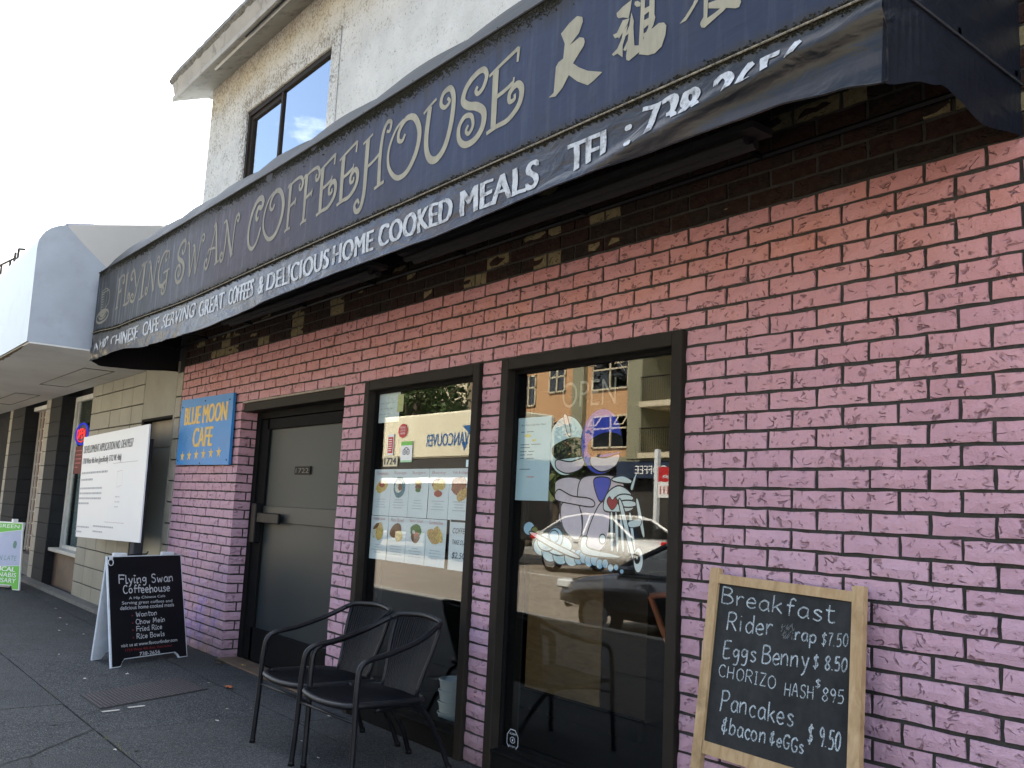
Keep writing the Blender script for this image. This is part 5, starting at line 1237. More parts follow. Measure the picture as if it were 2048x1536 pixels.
# ------------------------------------------------------------------ bistro chairs
def make_chair():
    r = empty('bistro_chair', (0, 0, 0), 'x', 'chair')
    T = .0135
    for s in (-1, 1):
        pth = smooth_path([(s * .275, -.245, 0.0), (s * .265, -.235, .25), (s * .257, -.23, .46), (s * .250, -.20, .555), (s * .242, -.05, .590), (s * .235, .12, .640), (s * .205, .235, .695)], 6)
        MB().tube(pth, T, 10).build('arm_leg', M['chair'], r, True)
        MB().tube(smooth_path([(s * .215, -.10, .335), (s * .19, .15, .325), (s * .165, .30, .16), (s * .175, .375, 0.0)], 6), T * .95, 10).build('rear_leg', M['chair'], r, True)
        MB().tube([(s * .275, -.245, -.0), (s * .275, -.245, .02)], T * 1.2, 10).build('foot_cap', M['black'], r, True)
        MB().tube([(s * .175, .375, -.0), (s * .175, .372, .02)], T * 1.2, 10).build('foot_cap', M['black'], r, True)
    top = smooth_path([(-.205, .235, .695), (-.17, .275, .712), (0, .305, .722), (.17, .275, .712), (.205, .235, .695)], 6)
    MB().tube(top, T, 10).build('back_rail', M['chair'], r, True)
    rim = smooth_path([(-.235, .02, .362), (-.235, -.17, .366), (-.19, -.245, .362), (0, -.268, .355), (.19, -.245, .362), (.235, -.17, .366), (.235, .02, .362), (.20, .17, .356), (0, .21, .354), (-.20, .17, .356), (-.235, .02, .362)], 6)
    MB().tube(rim, T * 1.1, 10).build('seat_rim', M['chair'], r, True)
    def seat(u, v):
        y = -.255 + .45 * v; hw = .232 - (.05 if v < .12 else 0) * (1 - v / .12) - .04 * max(0, v - .7) / .3; x = (-1 + 2 * u) * hw
        return (x, y, .362 - .014 * sin(pi * u) * sin(pi * v))
    MB().grid(seat, 20, 16).build('seat', M['wicker'], r, True)
    def back(u, v):
        z = .365 + (.705 - .365) * v; k = .5 - .5 * cos(pi * min(1, v * 1.1)); hw = .150 + .045 * k; a = (-1 + 2 * u)
        return (a * hw, .175 + .13 * v + .01 - .055 * a * a * (.3 + .7 * v), z - .010 * a * a)
    MB().grid(back, 20, 16).build('backrest', M['wicker'], r, True)
    rb = MB()
    for i in range(27):
        u = (i + .5) / 27; rb.tube([Vector(back(u, v / 8)) + Vector((0, -.004, 0)) for v in range(9)], .0030, 5, False)
        rb.tube([Vector(seat(u, v / 6)) + Vector((0, 0, .003)) for v in range(7)], .0030, 5, False)
    rb.build('wicker_strands', M['chair'], r, True)
    for s in (-1, 1): MB().tube([back(.5 + s * .5, v / 8) for v in range(9)], .010, 8).build('back_stay', M['chair'], r, True)
    MB().tube([(-.26, -.232, .30), (.26, -.232, .30)], .007, 6).build('stretcher', M['chair'], r, True)
    return r
ch = make_chair(); ch.location = (-4.485, -.52, 0); ch.rotation_euler = (0, 0, radians(3)); ch['group'] = 'bistro chairs outside the cafe'
ch['label'] = 'black wicker bistro chair nearer the door, half hidden behind its twin'
c2 = copy_tree(ch); c2.location = (-3.985, -.535, 0); c2.rotation_euler = (0, 0, radians(2)); c2['label'] = 'front black wicker bistro chair, standing closest to the tall cafe window'

# ------------------------------------------------------------------ iron grate, leaves, scraps
gt = empty('grate', (-6.24, -.88, 0), 'rusty perforated iron cover set in the pavement before the sandwich board', 'grate')
gq = [Vector((-6.299, -1.254, .0005)), Vector((-5.863, -1.249, .0005)), Vector((-6.164, -.502, .0005)), Vector((-6.622, -.53, .0005))]; gq = [Vector((q.x, q.y, .0005)) for q in gq]
MB().slab(gq, (0, 0, 1), .0025).build('plate', M['grate'], gt)
st = MB()
for i in range(17):
    for j in range(30):
        u, v = (i + .25 + .5 * (j % 2)) / 17, (j + .5) / 30
        p = gq[0] * (1 - u) * (1 - v) + gq[1] * u * (1 - v) + gq[2] * u * v + gq[3] * (1 - u) * v + Vector((0, 0, .002))
        r_ = .0095; st.add([p + Vector((cos(k * pi / 3) * r_, sin(k * pi / 3) * r_, 0)) for k in range(6)] + [p + Vector((cos(k * pi / 3) * r_ * .6, sin(k * pi / 3) * r_ * .6, .0045)) for k in range(6)], [(k, (k + 1) % 6, 6 + (k + 1) % 6, 6 + k) for k in range(6)] + [(6, 7, 8, 9, 10, 11)])
st.build('raised_studs', simple('worn iron studs', (0.050, 0.042, 0.042), 0.5, 0.4, 60, 0.3), gt, kind='stuff')
e_ = MB()
for i in range(4):
    a_, b_ = gq[i], gq[(i + 1) % 4]; e_.tube([a_ + Vector((0, 0, -.005)), b_ + Vector((0, 0, -.005))], .009, 5)
e_.build('rim', M['joint'], gt)
def flake(name, x, y, s, mat, label, cat, group=None, z=.003):
    a0_ = rnd.uniform(0, 6.28); P_ = []
    for k in range(9):
        r_ = s * (1 + .35 * ((k % 2) * 2 - 1) * rnd.uniform(.4, 1)); P_.append((x + cos(a0_ + k * .7) * r_ * 1.3, y + sin(a0_ + k * .7) * r_ * .8, z + rnd.uniform(0, s * .5)))
    m_ = MB().add([(x, y, z + s * .25)] + P_, [(0, k + 1, (k + 1) % 9 + 1) for k in range(9)]); o = m_.build(name, mat); tagp(o, label, cat, group)
flake('leaf', -6.13, -.36, .032, M['leaf_orange'], 'dry orange leaf lying on the pavement right of the iron grate', 'leaf')
flake('leaf', -6.82, .02, .020, simple('yellow leaf', (0.45, 0.33, 0.08)), 'small yellow leaf on the entrance threshold', 'leaf', z=.016)
flake('leaf', -7.05, -.09, .024, simple('brown leaf', (0.14, 0.08, 0.03)), 'brown leaf curled against the foot of the pink brick pier', 'leaf')
flake('leaf', -4.70, -.20, .018, simple('tan leaf', (0.38, 0.26, 0.08)), 'small tan leaf on the pavement beneath the chairs', 'leaf')
for x, y, s in ((-6.873, -.813, .014), (-6.81, -1.11, .012), (-6.34, -.42, .012), (-5.27, -.77, .012), (-5.53, -.61, .010), (-5.09, -.15, .012), (-4.63, -.55, .011), (-7.88, -1.04, .010), (-9.2, -.75, .014), (-10.1, -.55, .014), (-9.6, -.6, .012), (-10.9, -.42, .015), (-9.9, -.20, .012), (-8.9, -.62, .012), (-4.9, -1.43, .010), (-4.3, -.62, .008)):
    flake('paper_scrap', x, y, s, M['litter'], 'tiny pale scrap lying on the dark pavement', 'litter', 'pale scraps scattered over the pavement')
for x, y in ((-5.78, -1.215), (-5.83, -1.055)):
    o = MB().box((x - .012, y - .05, .001), (x + .012, y + .05, .0025)).build('tape_scrap', M['litter']); o.rotation_euler = (0, 0, .1); tagp(o, ('pale strip stuck to the pavement at the near left corner of the grate' if x > -5.8 else 'pale strip stuck to the pavement along the long edge of the grate'), 'litter')
gum = MB()
for i in range(70):
    x, y = rnd.uniform(-11, -3.2), rnd.uniform(-2.4, -.15); r_ = rnd.uniform(.006, .017)
    gum.add([(x, y, .0016)] + [(x + cos(k * .785) * r_ * rnd.uniform(.8, 1.2), y + sin(k * .785) * r_ * rnd.uniform(.8, 1.2), .0012) for k in range(8)], [(0, k + 1, (k + 1) % 8 + 1) for k in range(8)])
gum.build('gum_spots', simple('old chewing gum', (0.012, 0.012, 0.013), 0.7, 0.3, 60), walk, kind='stuff')
# grass tufts against the pier
tf = MB()
for i in range(90):
    x = rnd.uniform(-7.35, -7.05); y = -.02 - abs(rnd.gauss(0, .02)); tf.add([(x, y, 0), (x + .004, y, 0), (x + rnd.uniform(-.02, .02), y - rnd.uniform(0, .02), rnd.uniform(.01, .035))], [(0, 1, 2)])
o = tf.build('weeds', simple('dark weeds', (0.06, 0.055, 0.02), 0.9, 0.5, 60)); tagp(o, 'dry weeds and debris gathered at the foot of the brick pier', 'weeds', kind='stuff')

# ------------------------------------------------------------------ things behind the left shop window
KS = (2.884 + .056) / (2.884 + .095)
def gx(x, z): return x * KS, 1.27 + (z - 1.27) * KS
FG = Frame((0, .056, 0), (1, 0, 0), (0, 0, 1), (0, -1, 0))
def sheet(name, x0, z0, x1, z1, mat, label, cat, group=None, off=0.0, skew=0.0):
    a_, b_ = gx(x0, z0), gx(x1, z1); r = empty(name, ((a_[0] + b_[0]) / 2, .056 - off, a_[1]), label, cat, group)
    nx = 6
    MB().grid(lambda u, v: (a_[0] + (b_[0] - a_[0]) * u, .056 - off + .0012 * sin(u * 5 + v * 3), a_[1] + (b_[1] - a_[1]) * v + skew * u), nx, nx).build('paper', mat, r)
    return r, a_, b_
xs_ = [-5.175, -4.961, -4.747, -4.530, -4.318, -4.100]
names = ['omelette', 'soup bowl', 'burger', 'eggs benedict', 'fried chicken', 'pancake', 'rice and dark meat', 'green salad', 'club sandwich']
def ell(mb, F_, cx, cz, rx, rz, off, n=14, a=0.0, jag=.08):
    vs = [F_(cx, cz, off)]
    for k in range(n):
        t = 2 * pi * k / n; r_ = 1 + rnd.uniform(-jag, jag); px, pz = rx * r_ * cos(t), rz * r_ * sin(t); vs.append(F_(cx + px * cos(a) - pz * sin(a), cz + px * sin(a) + pz * cos(a), off))
    mb.add(vs, [(0, k + 1, (k + 1) % n + 1) for k in range(n)])
pics = {0: [('f_egg', 0, 0, .062, .034, .2), ('f_red', .0, .012, .03, .014, 0)], 1: [('f_teal', 0, 0, .062, .058, 0), ('f_white', -.01, 0, .035, .035, 0), ('f_brown', .01, .0, .02, .02, 0)], 2: [('f_egg', 0, .022, .032, .02, 0), ('f_brown', 0, 0, .03, .016, 0), ('f_green', .0, -.018, .026, .01, 0)],
  3: [('f_brown', 0, .02, .06, .03, 0), ('f_egg', -.02, .01, .033, .03, 0), ('f_egg', .032, .018, .033, .03, 0), ('f_red', .0, -.035, .035, .018, 0)], 4: [('f_meat', -.01, .01, .062, .048, 0), ('f_fry', .03, -.035, .05, .03, .5), ('f_meat', .03, .025, .03, .03, 0)],
  5: [('f_white', -.04, -.01, .028, .032, 0), ('f_egg', .02, 0, .04, .052, 0), ('f_brown', -.02, .03, .035, .012, .5)], 6: [('f_brown', -.012, .01, .06, .038, .3), ('f_egg', .026, -.020, .038, .03, 0)], 7: [('f_green', 0, .02, .052, .034, 0), ('f_brown', 0, -.018, .042, .03, 0), ('f_red', .01, .0, .02, .014, 0), ('f_white', -.02, .012, .014, .010, 0)], 8: [('f_fry', -.02, -.005, .06, .035, -.3), ('f_egg', .03, .01, .05, .028, -.8), ('f_fry', .0, .02, .03, .02, .5)]}
for i in range(9):
    c_i, r_i = i % 5, i // 5
    x0, x1 = xs_[c_i] + .001, xs_[c_i + 1] - .001; z1 = (1.499 if r_i == 0 else 1.205); z0 = (1.208 if r_i == 0 else .935)
    r, a_, b_ = sheet('menu_sheet', x0, z0, x1, z1, M['paper'], 'menu sheet picturing %s taped inside the left window' % names[i], 'menu', 'menu sheets in the left window', off=.0008 * (i % 3))
    Fp = Frame(((a_[0] + b_[0]) / 2, .0545 - .0008 * (i % 3), (a_[1] + b_[1]) / 2), (1, 0, 0), (0, 0, 1), (0, -1, 0))
    for j, (mt, cx, cz, rx, rz, an) in enumerate(pics[i]):
        mb = MB(); ell(mb, Fp, cx + (-.01 if i == 5 else 0), cz + (.035 if r_i == 0 else .04), rx * 1.15, rz * 1.1, .0004 + .0003 * j, 16, an); mb.build('food_picture', M[mt], r)
    mb = MB(); text_on(mb, ['Omelette', 'Soup', 'Burgers', 'Benny', 'Fish & chips', 'Breakfast Special', 'Rice Bowl', 'Spicy Salad', 'Sandwiches'][i], Fp, -.07, .108 if r_i == 0 else .104, .14, .022, .0006, .012); mb.build('title', M['ink_pink'], r)
    mb = MB()
    for q in range(4):
        w_ = rnd.uniform(.03, .07); mb.quad(Fp(-w_, -.045 - q * .016, .0006), Fp(w_, -.045 - q * .016, .0006), Fp(w_, -.041 - q * .016, .0006), Fp(-w_, -.041 - q * .016, .0006))
    mb.build('small_print', simple('pale print', (0.50, 0.56, 0.62)), r)
r, a_, b_ = sheet('price_note', -4.286, .932, -4.100, 1.215, M['paper'], 'handwritten coffee take out note beside the menu sheets in the left window', 'notice', off=.003)
Fp = Frame((a_[0], .0522, a_[1]), (1, 0, 0), (0, 0, 1), (0, -1, 0))
mb = MB(); text_on(mb, 'COFFEE', Fp, .03, .200, .135, .030, .0006, .004, .25); text_on(mb, 'TAKE OUT', Fp, .03, .140, .135, .026, .0006, .004, .25); text_on(mb, '$2.50', Fp, .035, .06, .12, .038, .0006, .0, .2); mb.build('writing', simple('faded pen', (0.06, 0.08, 0.12)), r)
MB().box(Fp(.01, .262, 0), Fp(.185, .274, .001)).build('tape', M['ink'], r)
r, a_, b_ = sheet('paper_notice', -5.213, 1.800, -4.916, 2.013, M['paper'], 'blank looking white notice in the upper left corner of the left window', 'notice')
MB().box((gx(-4.94, 1.86)[0], .0535, gx(0, 1.86)[1]), (gx(-4.87, 1.86)[0], .0545, gx(0, 1.97)[1])).build('tape', M['paper_y'], r)
mb = MB(); Fp = Frame((a_[0], .0545, a_[1]), (1, 0, 0), (0, 0, 1), (0, -1, 0)); lines(mb, Fp, .06, .12, .17, 3, .035, .006); mb.build('small_print', simple('pale print', (0.50, 0.60, 0.66)), r)
def disc_sticker(cx, cz, rx, rz, mat, label, cat):
    x, z = gx(cx, cz); r = empty('sticker', (x, .054, z), label, cat); mb = MB(); F_ = Frame((x, .0445, z), (1, 0, 0), (0, 0, 1), (0, -1, 0)); ell(mb, F_, 0, 0, rx, rz, .001, 28, 0, 0.0); mb.build('disc', mat, r); return r, F_
r, F_ = disc_sticker(-4.838, 1.736, .052, .044, M['red'], 'round red sticker on the left window above the green travel sticker', 'sticker')
mb = MB()
for q, s_ in enumerate(('PEOPLE', 'LOVE US', 'HERE')): text_on(mb, s_, F_, -.03, .014 - q * .018, .06, .012, .0022, .01)
mb.build('lettering', M['white'], r)
x0, z0 = gx(-5.011, 1.587); x1, z1 = gx(-4.938, 1.720)
r = empty('sticker', ((x0 + x1) / 2, .054, z0), 'tall red and white sticker left of the round red one on the window', 'sticker'); MB().box((x0, .0425, z0), (x1, .0435, z1)).build('label_paper', M['white'], r); MB().box((x0 + .006, .0418, z0 + .012), (x1 - .006, .0425, z1 - .018)).build('label_print', M['red'], r)
mb = MB(); F_ = Frame((x0, .0418, z0), (1, 0, 0), (0, 0, 1), (0, -1, 0)); lines(mb, F_, .014, .095, .04, 6, .014, .005); mb.build('small_print', M['white'], r)
x0, z0 = gx(-4.845, 1.540); x1, z1 = gx(-4.716, 1.668)
r = empty('sticker', ((x0 + x1) / 2, .054, z0), 'green and white travel sticker with two round owl eyes on the left window', 'sticker'); MB().box((x0, .0425, z0), (x1, .0435, z1)).build('label_paper', M['white'], r); MB().box((x0, .0418, z1 - .024), (x1, .0425, z1)).build('label_band', M['green'], r); MB().box((x0 + .0, .0418, z0), (x1, .0425, z0 + .012)).build('label_band', M['green_pale'], r)
F_ = Frame(((x0 + x1) / 2, .0418, z0 + .062), (1, 0, 0), (0, 0, 1), (0, -1, 0)); mb = MB()
for s in (-1, 1): el(mb, s * .020, 0, .017, .015, .005, F_, 0, 2 * pi, .001, 20); ell(mb, F_, s * .020, 0, .006, .005, .0012, 10, 0, 0)
el(mb, 0, -.004, .032, .030, .005, F_, .7, 2.44, .001, 14); mb.build('emblem', M['ink'], r)
x0, z0 = gx(-5.048, 1.516); x1, z1 = gx(-4.878, 1.580)
r = empty('house_number', ((x0 + x1) / 2, .054, z0), 'ivory plate reading 1724 above the menu sheets', 'house number'); MB().box((x0, .0415, z0), (x1, .0435, z1)).build('plate', M['yellow_plate'], r)
mb = MB(); text_on(mb, '1724', Frame((x0, .0415, z0), (1, 0, 0), (0, 0, 1), (0, -1, 0)), .016, .011, .136, .042, .0006, .07); mb.build('number', M['ink'], r)
x0, z0 = gx(-4.145, 1.505); x1, z1 = gx(-4.098, 1.545)
r = empty('sticker', ((x0 + x1) / 2, .054, z0), 'small pale blue sticker at the right edge above the menu sheets', 'sticker'); MB().box((x0, .0425, z0), (x1, .0435, z1)).build('label_paper', M['p_sky'], r)
# stack of cups on the floor inside
for i in range(1):
    cu = empty('cup_stack', (-4.36, .22, 0.0), 'tall stack of pale plastic tubs inside the left window', 'tubs')
    MB().box((-4.55, .14, 0), (-4.15, .34, .02)).build('tray', M['dark_floor'], cu)
    for j in range(5):
        z = .02 + j * .06; m_ = MB()
        m_.grid(lambda u, v: (-4.34 + (.075 + .008 * v) * cos(u * 2 * pi), .22 + (.075 + .008 * v) * sin(u * 2 * pi), z + .052 * v), 20, 2); m_.grid(lambda u, v: (-4.34 + (.088) * cos(u * 2 * pi), .22 + .088 * sin(u * 2 * pi), z + .052 + .008 * v), 20, 1)
        m_.build('tub', M['cup'], cu, True)

# ------------------------------------------------------------------ things in the right shop window
r, a_, b_ = sheet('paper_notice', -3.712, 1.331, -3.447, 1.757, simple('pale blue paper', (0.50, 0.66, 0.74), 0.6, 0.05, 3), 'pale blue printed notice taped inside the left edge of the right window', 'notice', off=0.0)
Fp = Frame((a_[0], .0545, a_[1]), (1, 0, 0), (0, 0, 1), (0, -1, 0)); mb = MB()
text_on(mb, 'Blue Moon Cafe Now Open', Fp, .03, .375, .19, .012, .0006, .015)
for v, w in ((.345, .16), (.28, .19), (.265, .08), (.245, .17), (.228, .16), (.21, .2), (.155, .18)): lines(mb, Fp, .03, v, w, 1, .01, .004)
mb.build('print', simple('blue grey print', (0.10, 0.16, 0.24)), r)
mb = MB(); ell(mb, Fp, .085, .328, .026, .009, .0006, 12, 0, .1); ell(mb, Fp, .135, .303, .016, .006, .0006, 12, 0, .1); mb.build('highlighter', simple('yellow highlighter', (0.70, 0.62, 0.10)), r)
mb = MB(); lines(mb, Fp, .09, .115, .08, 1, .01, .006); mb.build('red_print', M['ink_pink'], r)
# painted OPEN, ghostly
pg = empty('painted_open_sign', (-3.13, .043, 1.78), 'faint cream brush painted OPEN at the top of the right window', 'window lettering')
FO = Frame((0, .0550, 0), (1, 0, 0), (0, 0, 1), (0, -1, 0)); mb = MB(); x0, z0 = gx(-3.37, 1.79)
text_on(mb, 'OPEN', FO, x0, z0, .37, .125, .0006, -.010, .0); mb.build('lettering', M['p_ghost'], pg)
mb = MB(); el(mb, x0 + .17, z0 + .10, .27, .145, .004, FO, .35, 2.8, .0006, 30); mb.build('ring', M['p_ghost'], pg)
# generic painted motorcycle mural on the glass
mu = empty('window_painting', (-3.15, .043, 1.0), 'painted motorcycle with two helmeted riders and puffs of blue smoke on the right window', 'window painting')
def V2(x, z): return gx(x, z)
class GP:
    def __call__(s, u, v, off=0.0):
        x, z = gx(u, v); return Vector((x, .0680 - off, z))
GPf = GP()
_lay = [0]
def blob(pts, mat, nm='paint', line=True, n=6, closed=True, lw=.0065):
    _lay[0] += 1; off = .0004 + .00025 * _lay[0]
    P_ = [(p[0], p[1], 0) for p in pts]
    if closed: sm = smooth_path([P_[-1]] + P_ + [P_[0], P_[1]], n)[n:-n]
    else: sm = smooth_path(P_, n)
    q = [(p.x, p.y) for p in sm]
    if mat:
        bm = bmesh.new(); vs = [bm.verts.new(GPf(a, b, off)) for a, b in q[:-1]]; f = bm.faces.new(vs); bmesh.ops.triangulate(bm, faces=[f]); m_ = MB(); m_.bm(bm); m_.build(nm, M[mat], mu)
    if line:
        m_ = MB(); ribbon(q, lw, lw, GPf, off + .0002, m_); m_.build('outline', M['p_line'], mu)
def circ(cx, cz, rx, rz, mat, **k): blob([(cx + rx * cos(t * pi / 5), cz + rz * sin(t * pi / 5)) for t in range(10)], mat, **k)
# smoke trail
circ(-3.60, 1.190, .045, .035, 'p_puff'); circ(-3.555, 1.175, .03, .026, 'p_olive')
for x, z, rx, rz in ((-3.50, 1.105, .060, .045), (-3.43, 1.080, .062, .046), (-3.35, 1.070, .058, .044), (-3.27, 1.066, .052, .042), (-3.37, 1.12, .10, .050), (-3.46, 1.13, .07, .045)): circ(x, z, rx, rz, 'p_sky')
for i in range(9): circ(-3.22 + i * .036, 1.072 - i * .0055 + .010 * (i % 2), .034 - i * .0026, .036 - i * .0030, 'p_puff', lw=.004)
circ(-3.39, 1.155, .055, .048, 'p_puff'); circ(-3.40, 1.16, .035, .03, None)
blob([(-3.58, 1.16), (-3.40, 1.10), (-3.24, 1.065), (-3.22, 1.08), (-3.40, 1.13), (-3.56, 1.175)], 'p_white')
# bodies
blob([(-3.40, 1.43), (-3.43, 1.36), (-3.36, 1.32), (-3.37, 1.24), (-3.28, 1.22), (-3.20, 1.30), (-3.20, 1.42), (-3.30, 1.45)], 'p_lilac')
blob([(-3.22, 1.44), (-3.24, 1.34), (-3.20, 1.26), (-3.19, 1.14), (-3.08, 1.13), (-3.04, 1.24), (-2.99, 1.30), (-2.93, 1.40), (-2.98, 1.45), (-3.10, 1.46)], 'p_lilac')
blob([(-3.36, 1.30), (-3.31, 1.34), (-3.23, 1.32), (-3.20, 1.20), (-3.24, 1.15), (-3.33, 1.20)], 'p_lilac')
blob([(-3.15, 1.22), (-3.08, 1.33), (-3.02, 1.31), (-3.03, 1.16), (-3.10, 1.10), (-3.17, 1.13)], 'p_lilac')
blob([(-3.38, 1.39), (-3.28, 1.36), (-3.16, 1.35), (-3.12, 1.33), (-3.14, 1.31), (-3.27, 1.32), (-3.40, 1.34)], 'p_lilac')
blob([(-3.13, 1.44), (-3.02, 1.44), (-3.05, 1.36), (-3.09, 1.34)], 'p_blue')
blob([(-3.44, 1.47), (-3.48, 1.43), (-3.50, 1.37), (-3.45, 1.33), (-3.40, 1.34), (-3.44, 1.38), (-3.45, 1.42), (-3.40, 1.46)], 'p_olive')
# two plain full face helmets with dark visors
circ(-3.335, 1.605, .135, .148, 'p_sky'); blob([(-3.43, 1.60), (-3.30, 1.64), (-3.205, 1.625), (-3.195, 1.56), (-3.30, 1.545), (-3.41, 1.545)], 'p_line'); blob([(-3.40, 1.535), (-3.30, 1.525), (-3.20, 1.54), (-3.22, 1.49), (-3.32, 1.468), (-3.40, 1.495)], 'p_lilac')
circ(-3.090, 1.618, .137, .156, 'p_blue'); blob([(-3.17, 1.615), (-3.07, 1.655), (-2.965, 1.64), (-2.955, 1.575), (-3.06, 1.560), (-3.16, 1.555)], 'p_line'); blob([(-3.15, 1.548), (-3.06, 1.54), (-2.965, 1.555), (-2.99, 1.50), (-3.08, 1.475), (-3.15, 1.505)], 'p_lilac')
blob([(-3.36, 1.75), (-3.335, 1.752), (-3.30, 1.66), (-3.325, 1.66)], 'p_white', lw=.004)
# machine
blob([(-3.20, 1.16), (-3.16, 1.17), (-3.15, 1.12), (-2.96, 1.10), (-2.96, 1.085), (-3.18, 1.09)], 'p_white')
blob([(-3.055, 1.30), (-3.04, 1.37), (-2.97, 1.41), (-2.90, 1.39), (-2.86, 1.34), (-2.88, 1.30), (-2.98, 1.29)], 'p_white')
blob([(-3.035, 1.335), (-3.02, 1.36), (-3.00, 1.345), (-2.98, 1.36), (-2.965, 1.335), (-3.00, 1.30)], 'p_red', lw=.004)
for i in range(5): blob([(-3.01 + i * .03, 1.275), (-2.995 + i * .03, 1.275), (-2.985 + i * .035, 1.13), (-3.0 + i * .035, 1.13)], 'p_white', lw=.003)
circ(-3.055, 1.165, .022, .022, 'p_white'); circ(-2.92, 1.355, .055, .018, 'p_white'); circ(-2.90, 1.33, .060, .016, 'p_white')
blob([(-2.955, 1.325), (-2.93, 1.325), (-2.845, 1.10), (-2.87, 1.10)], 'p_white'); blob([(-2.85, 1.34), (-2.83, 1.34), (-2.79, 1.20), (-2.81, 1.20)], 'p_white'); blob([(-2.89, 1.25), (-2.82, 1.265), (-2.82, 1.235), (-2.88, 1.225)], 'p_white', lw=.004)
circ(-2.825, 1.085, .030, .055, 'p_white'); circ(-2.832, 1.095, .016, .024, 'p_line'); circ(-2.832, 1.095, .007, .011, 'p_white')
blob([(-3.00, 1.445), (-2.93, 1.455), (-2.87, 1.43), (-2.90, 1.42), (-2.99, 1.43)], 'p_white'); blob([(-2.885, 1.40), (-2.87, 1.44), (-2.845, 1.475), (-2.855, 1.43), (-2.87, 1.39)], 'p_white')
# octagonal security sticker
x0, z0 = gx(-3.627, .155)
sc = empty('sticker', (x0, .043, z0), 'small octagonal outline sticker at the bottom left of the right window', 'sticker'); F_ = Frame((x0, .0440, z0), (1, 0, 0), (0, 0, 1), (0, -1, 0)); mb = MB()
o8 = [(.046 * cos(pi / 8 + k * pi / 4), .052 * sin(pi / 8 + k * pi / 4)) for k in range(9)]; ribbon(o8, .004, .004, F_, .001, mb); el(mb, 0, 0, .018, .014, .003, F_, 0, 2 * pi, .001, 18); ell(mb, F_, 0, 0, .006, .006, .001, 10); text_on(mb, 'ALARM', F_, -.025, .024, .05, .010, .001); text_on(mb, 'SECURITY', F_, -.028, -.034, .056, .008, .001)
mb.build('outline_print', M['board_text'], sc)
# inside the cafe
ct = empty('counter', (-4.3, 1.2, 0), 'oak panelled counter inside the right window', 'counter')
MB().box((-4.83, 1.15, .12), (-4.12, 1.17, .93)).build('front_panel', M['wood_panel'], ct); MB().box((-4.83, 1.17, 0), (-4.12, 2.4, .93)).build('carcass', M['wood_dark'], ct); MB().box((-4.12, 1.16, .10), (-3.75, 1.9, .92)).build('side_panel', M['wood_dark'], ct); MB().box((-4.86, 1.12, .93), (-3.7, 2.4, .96)).build('worktop', M['wood_dark'], ct); MB().box((-4.83, 1.10, 0), (-3.75, 1.15, .12)).build('kickboard', M['frame_in'], ct)
wc = empty('cafe_chair', (-3.3, .95, 0), 'orange bent wood chair back inside the right window', 'chair')
for s in (0, .36): MB().tube(smooth_path([(-3.40 + s, .80 + s * .3, .86), (-3.36 + s, .84 + s * .3, .72), (-3.30 + s, .90 + s * .3, .48), (-3.28 + s, .94 + s * .3, .0)], 6), .016, 8).build('rear_leg', M['chair_wood'], wc, True)
MB().tube(smooth_path([(-3.40, .80, .86), (-3.25, .84, .88), (-3.04, .908, .86)], 6), .016, 8).build('top_rail', M['chair_wood'], wc, True)
MB().box((-3.32, .92, .43), (-2.92, 1.35, .46), .01).build('seat', M['chair_wood'], wc)
for s in (0, .34): MB().tube([(-3.29 + s, 1.32, 0), (-3.29 + s, 1.32, .44)], .014, 8).build('front_leg', M['chair_wood'], wc, True)

# ------------------------------------------------------------------ neon open sign and the green sandwich board
ne = empty('neon_sign', (-13.05, .15, 1.88), 'round blue and red neon OPEN sign inside the neighbouring window', 'neon sign')
NF = Frame((-13.11, .168, 2.03), (1, 0, 0), (0, 0, 1), (0, -1, 0))
mb = MB(); ell(mb, NF, 0, 0, .33, .155, 0, 30, 0, 0); mb.build('backing', M['neon_tube_dark'], ne)
MB().tube([NF(.31 * cos(k * pi / 16), .140 * sin(k * pi / 16), .012) for k in range(33)], .011, 6).build('blue_tube', M['neon_blue'], ne, True)
mb = MB(); hand(mb, 'OPEN', NF, -.21, -.05, .22, -.05, .11, .030, .02); mb.build('red_tube', M['neon_red'], ne)
mb = MB(); el(mb, 0, 0, .25, .105, .012, NF, 3.6, 5.8, .015, 18); mb.build('red_arc', M['neon_red'], ne)
hb = MB().box((-13.36, .160, 1.50), (-12.95, .168, 1.87)).build('hours_panel', simple('maroon panel', (0.12, 0.02, 0.02)), ne)
mb = MB(); lines(mb, Frame((-13.34, .160, 1.5), (1, 0, 0), (0, 0, 1), (0, -1, 0)), .03, .30, .3, 5, .055, .014); mb.build('hours', M['ink_red'], ne)
gd = (Vector((-13.181, -.579, 0)) - Vector((-12.956, -.404, 0))).normalized()     # runs towards the street
gn = Vector((0, 0, 1)).cross(gd); 
if gn.x < 0: gn = -gn
g0 = Vector((-12.956, -.404, 0)); gu = (Vector((0, 0, 1)) - gn * .08).normalized()
GF = Frame(g0 + gd * 0.62, -gd, gu, gn)
gb = empty('sandwich_board', g0 + gd * .31, 'green and lilac plastic sandwich board at the far left edge of the pavement', 'sandwich board')
MB().slab([GF(u, v) for u, v in [(0, 0), (.12, 0), (.14, .05), (.50, .05), (.52, 0), (.62, 0), (.50, .84), (.06, .84)]], -gn, .02).build('front_panel', M['white'], gb)
MB().slab([GF(u, v, .001) for u, v in [(.01, .01), (.12, .01), (.14, .06), (.49, .06), (.515, .01), (.605, .01), (.562, .30), (.03, .26)]], gn, .001).build('lower_print', M['green'], gb)
MB().slab([GF(u, v, .001) for u, v in [(.03, .265), (.562, .305), (.500, .745), (.06, .68)]], gn, .001).build('middle_print', M['sign_lilac'], gb)
MB().slab([GF(u, v, .001) for u, v in [(.06, .685), (.499, .75), (.490, .825), (.07, .825)]], gn, .001).build('upper_print', M['green'], gb)
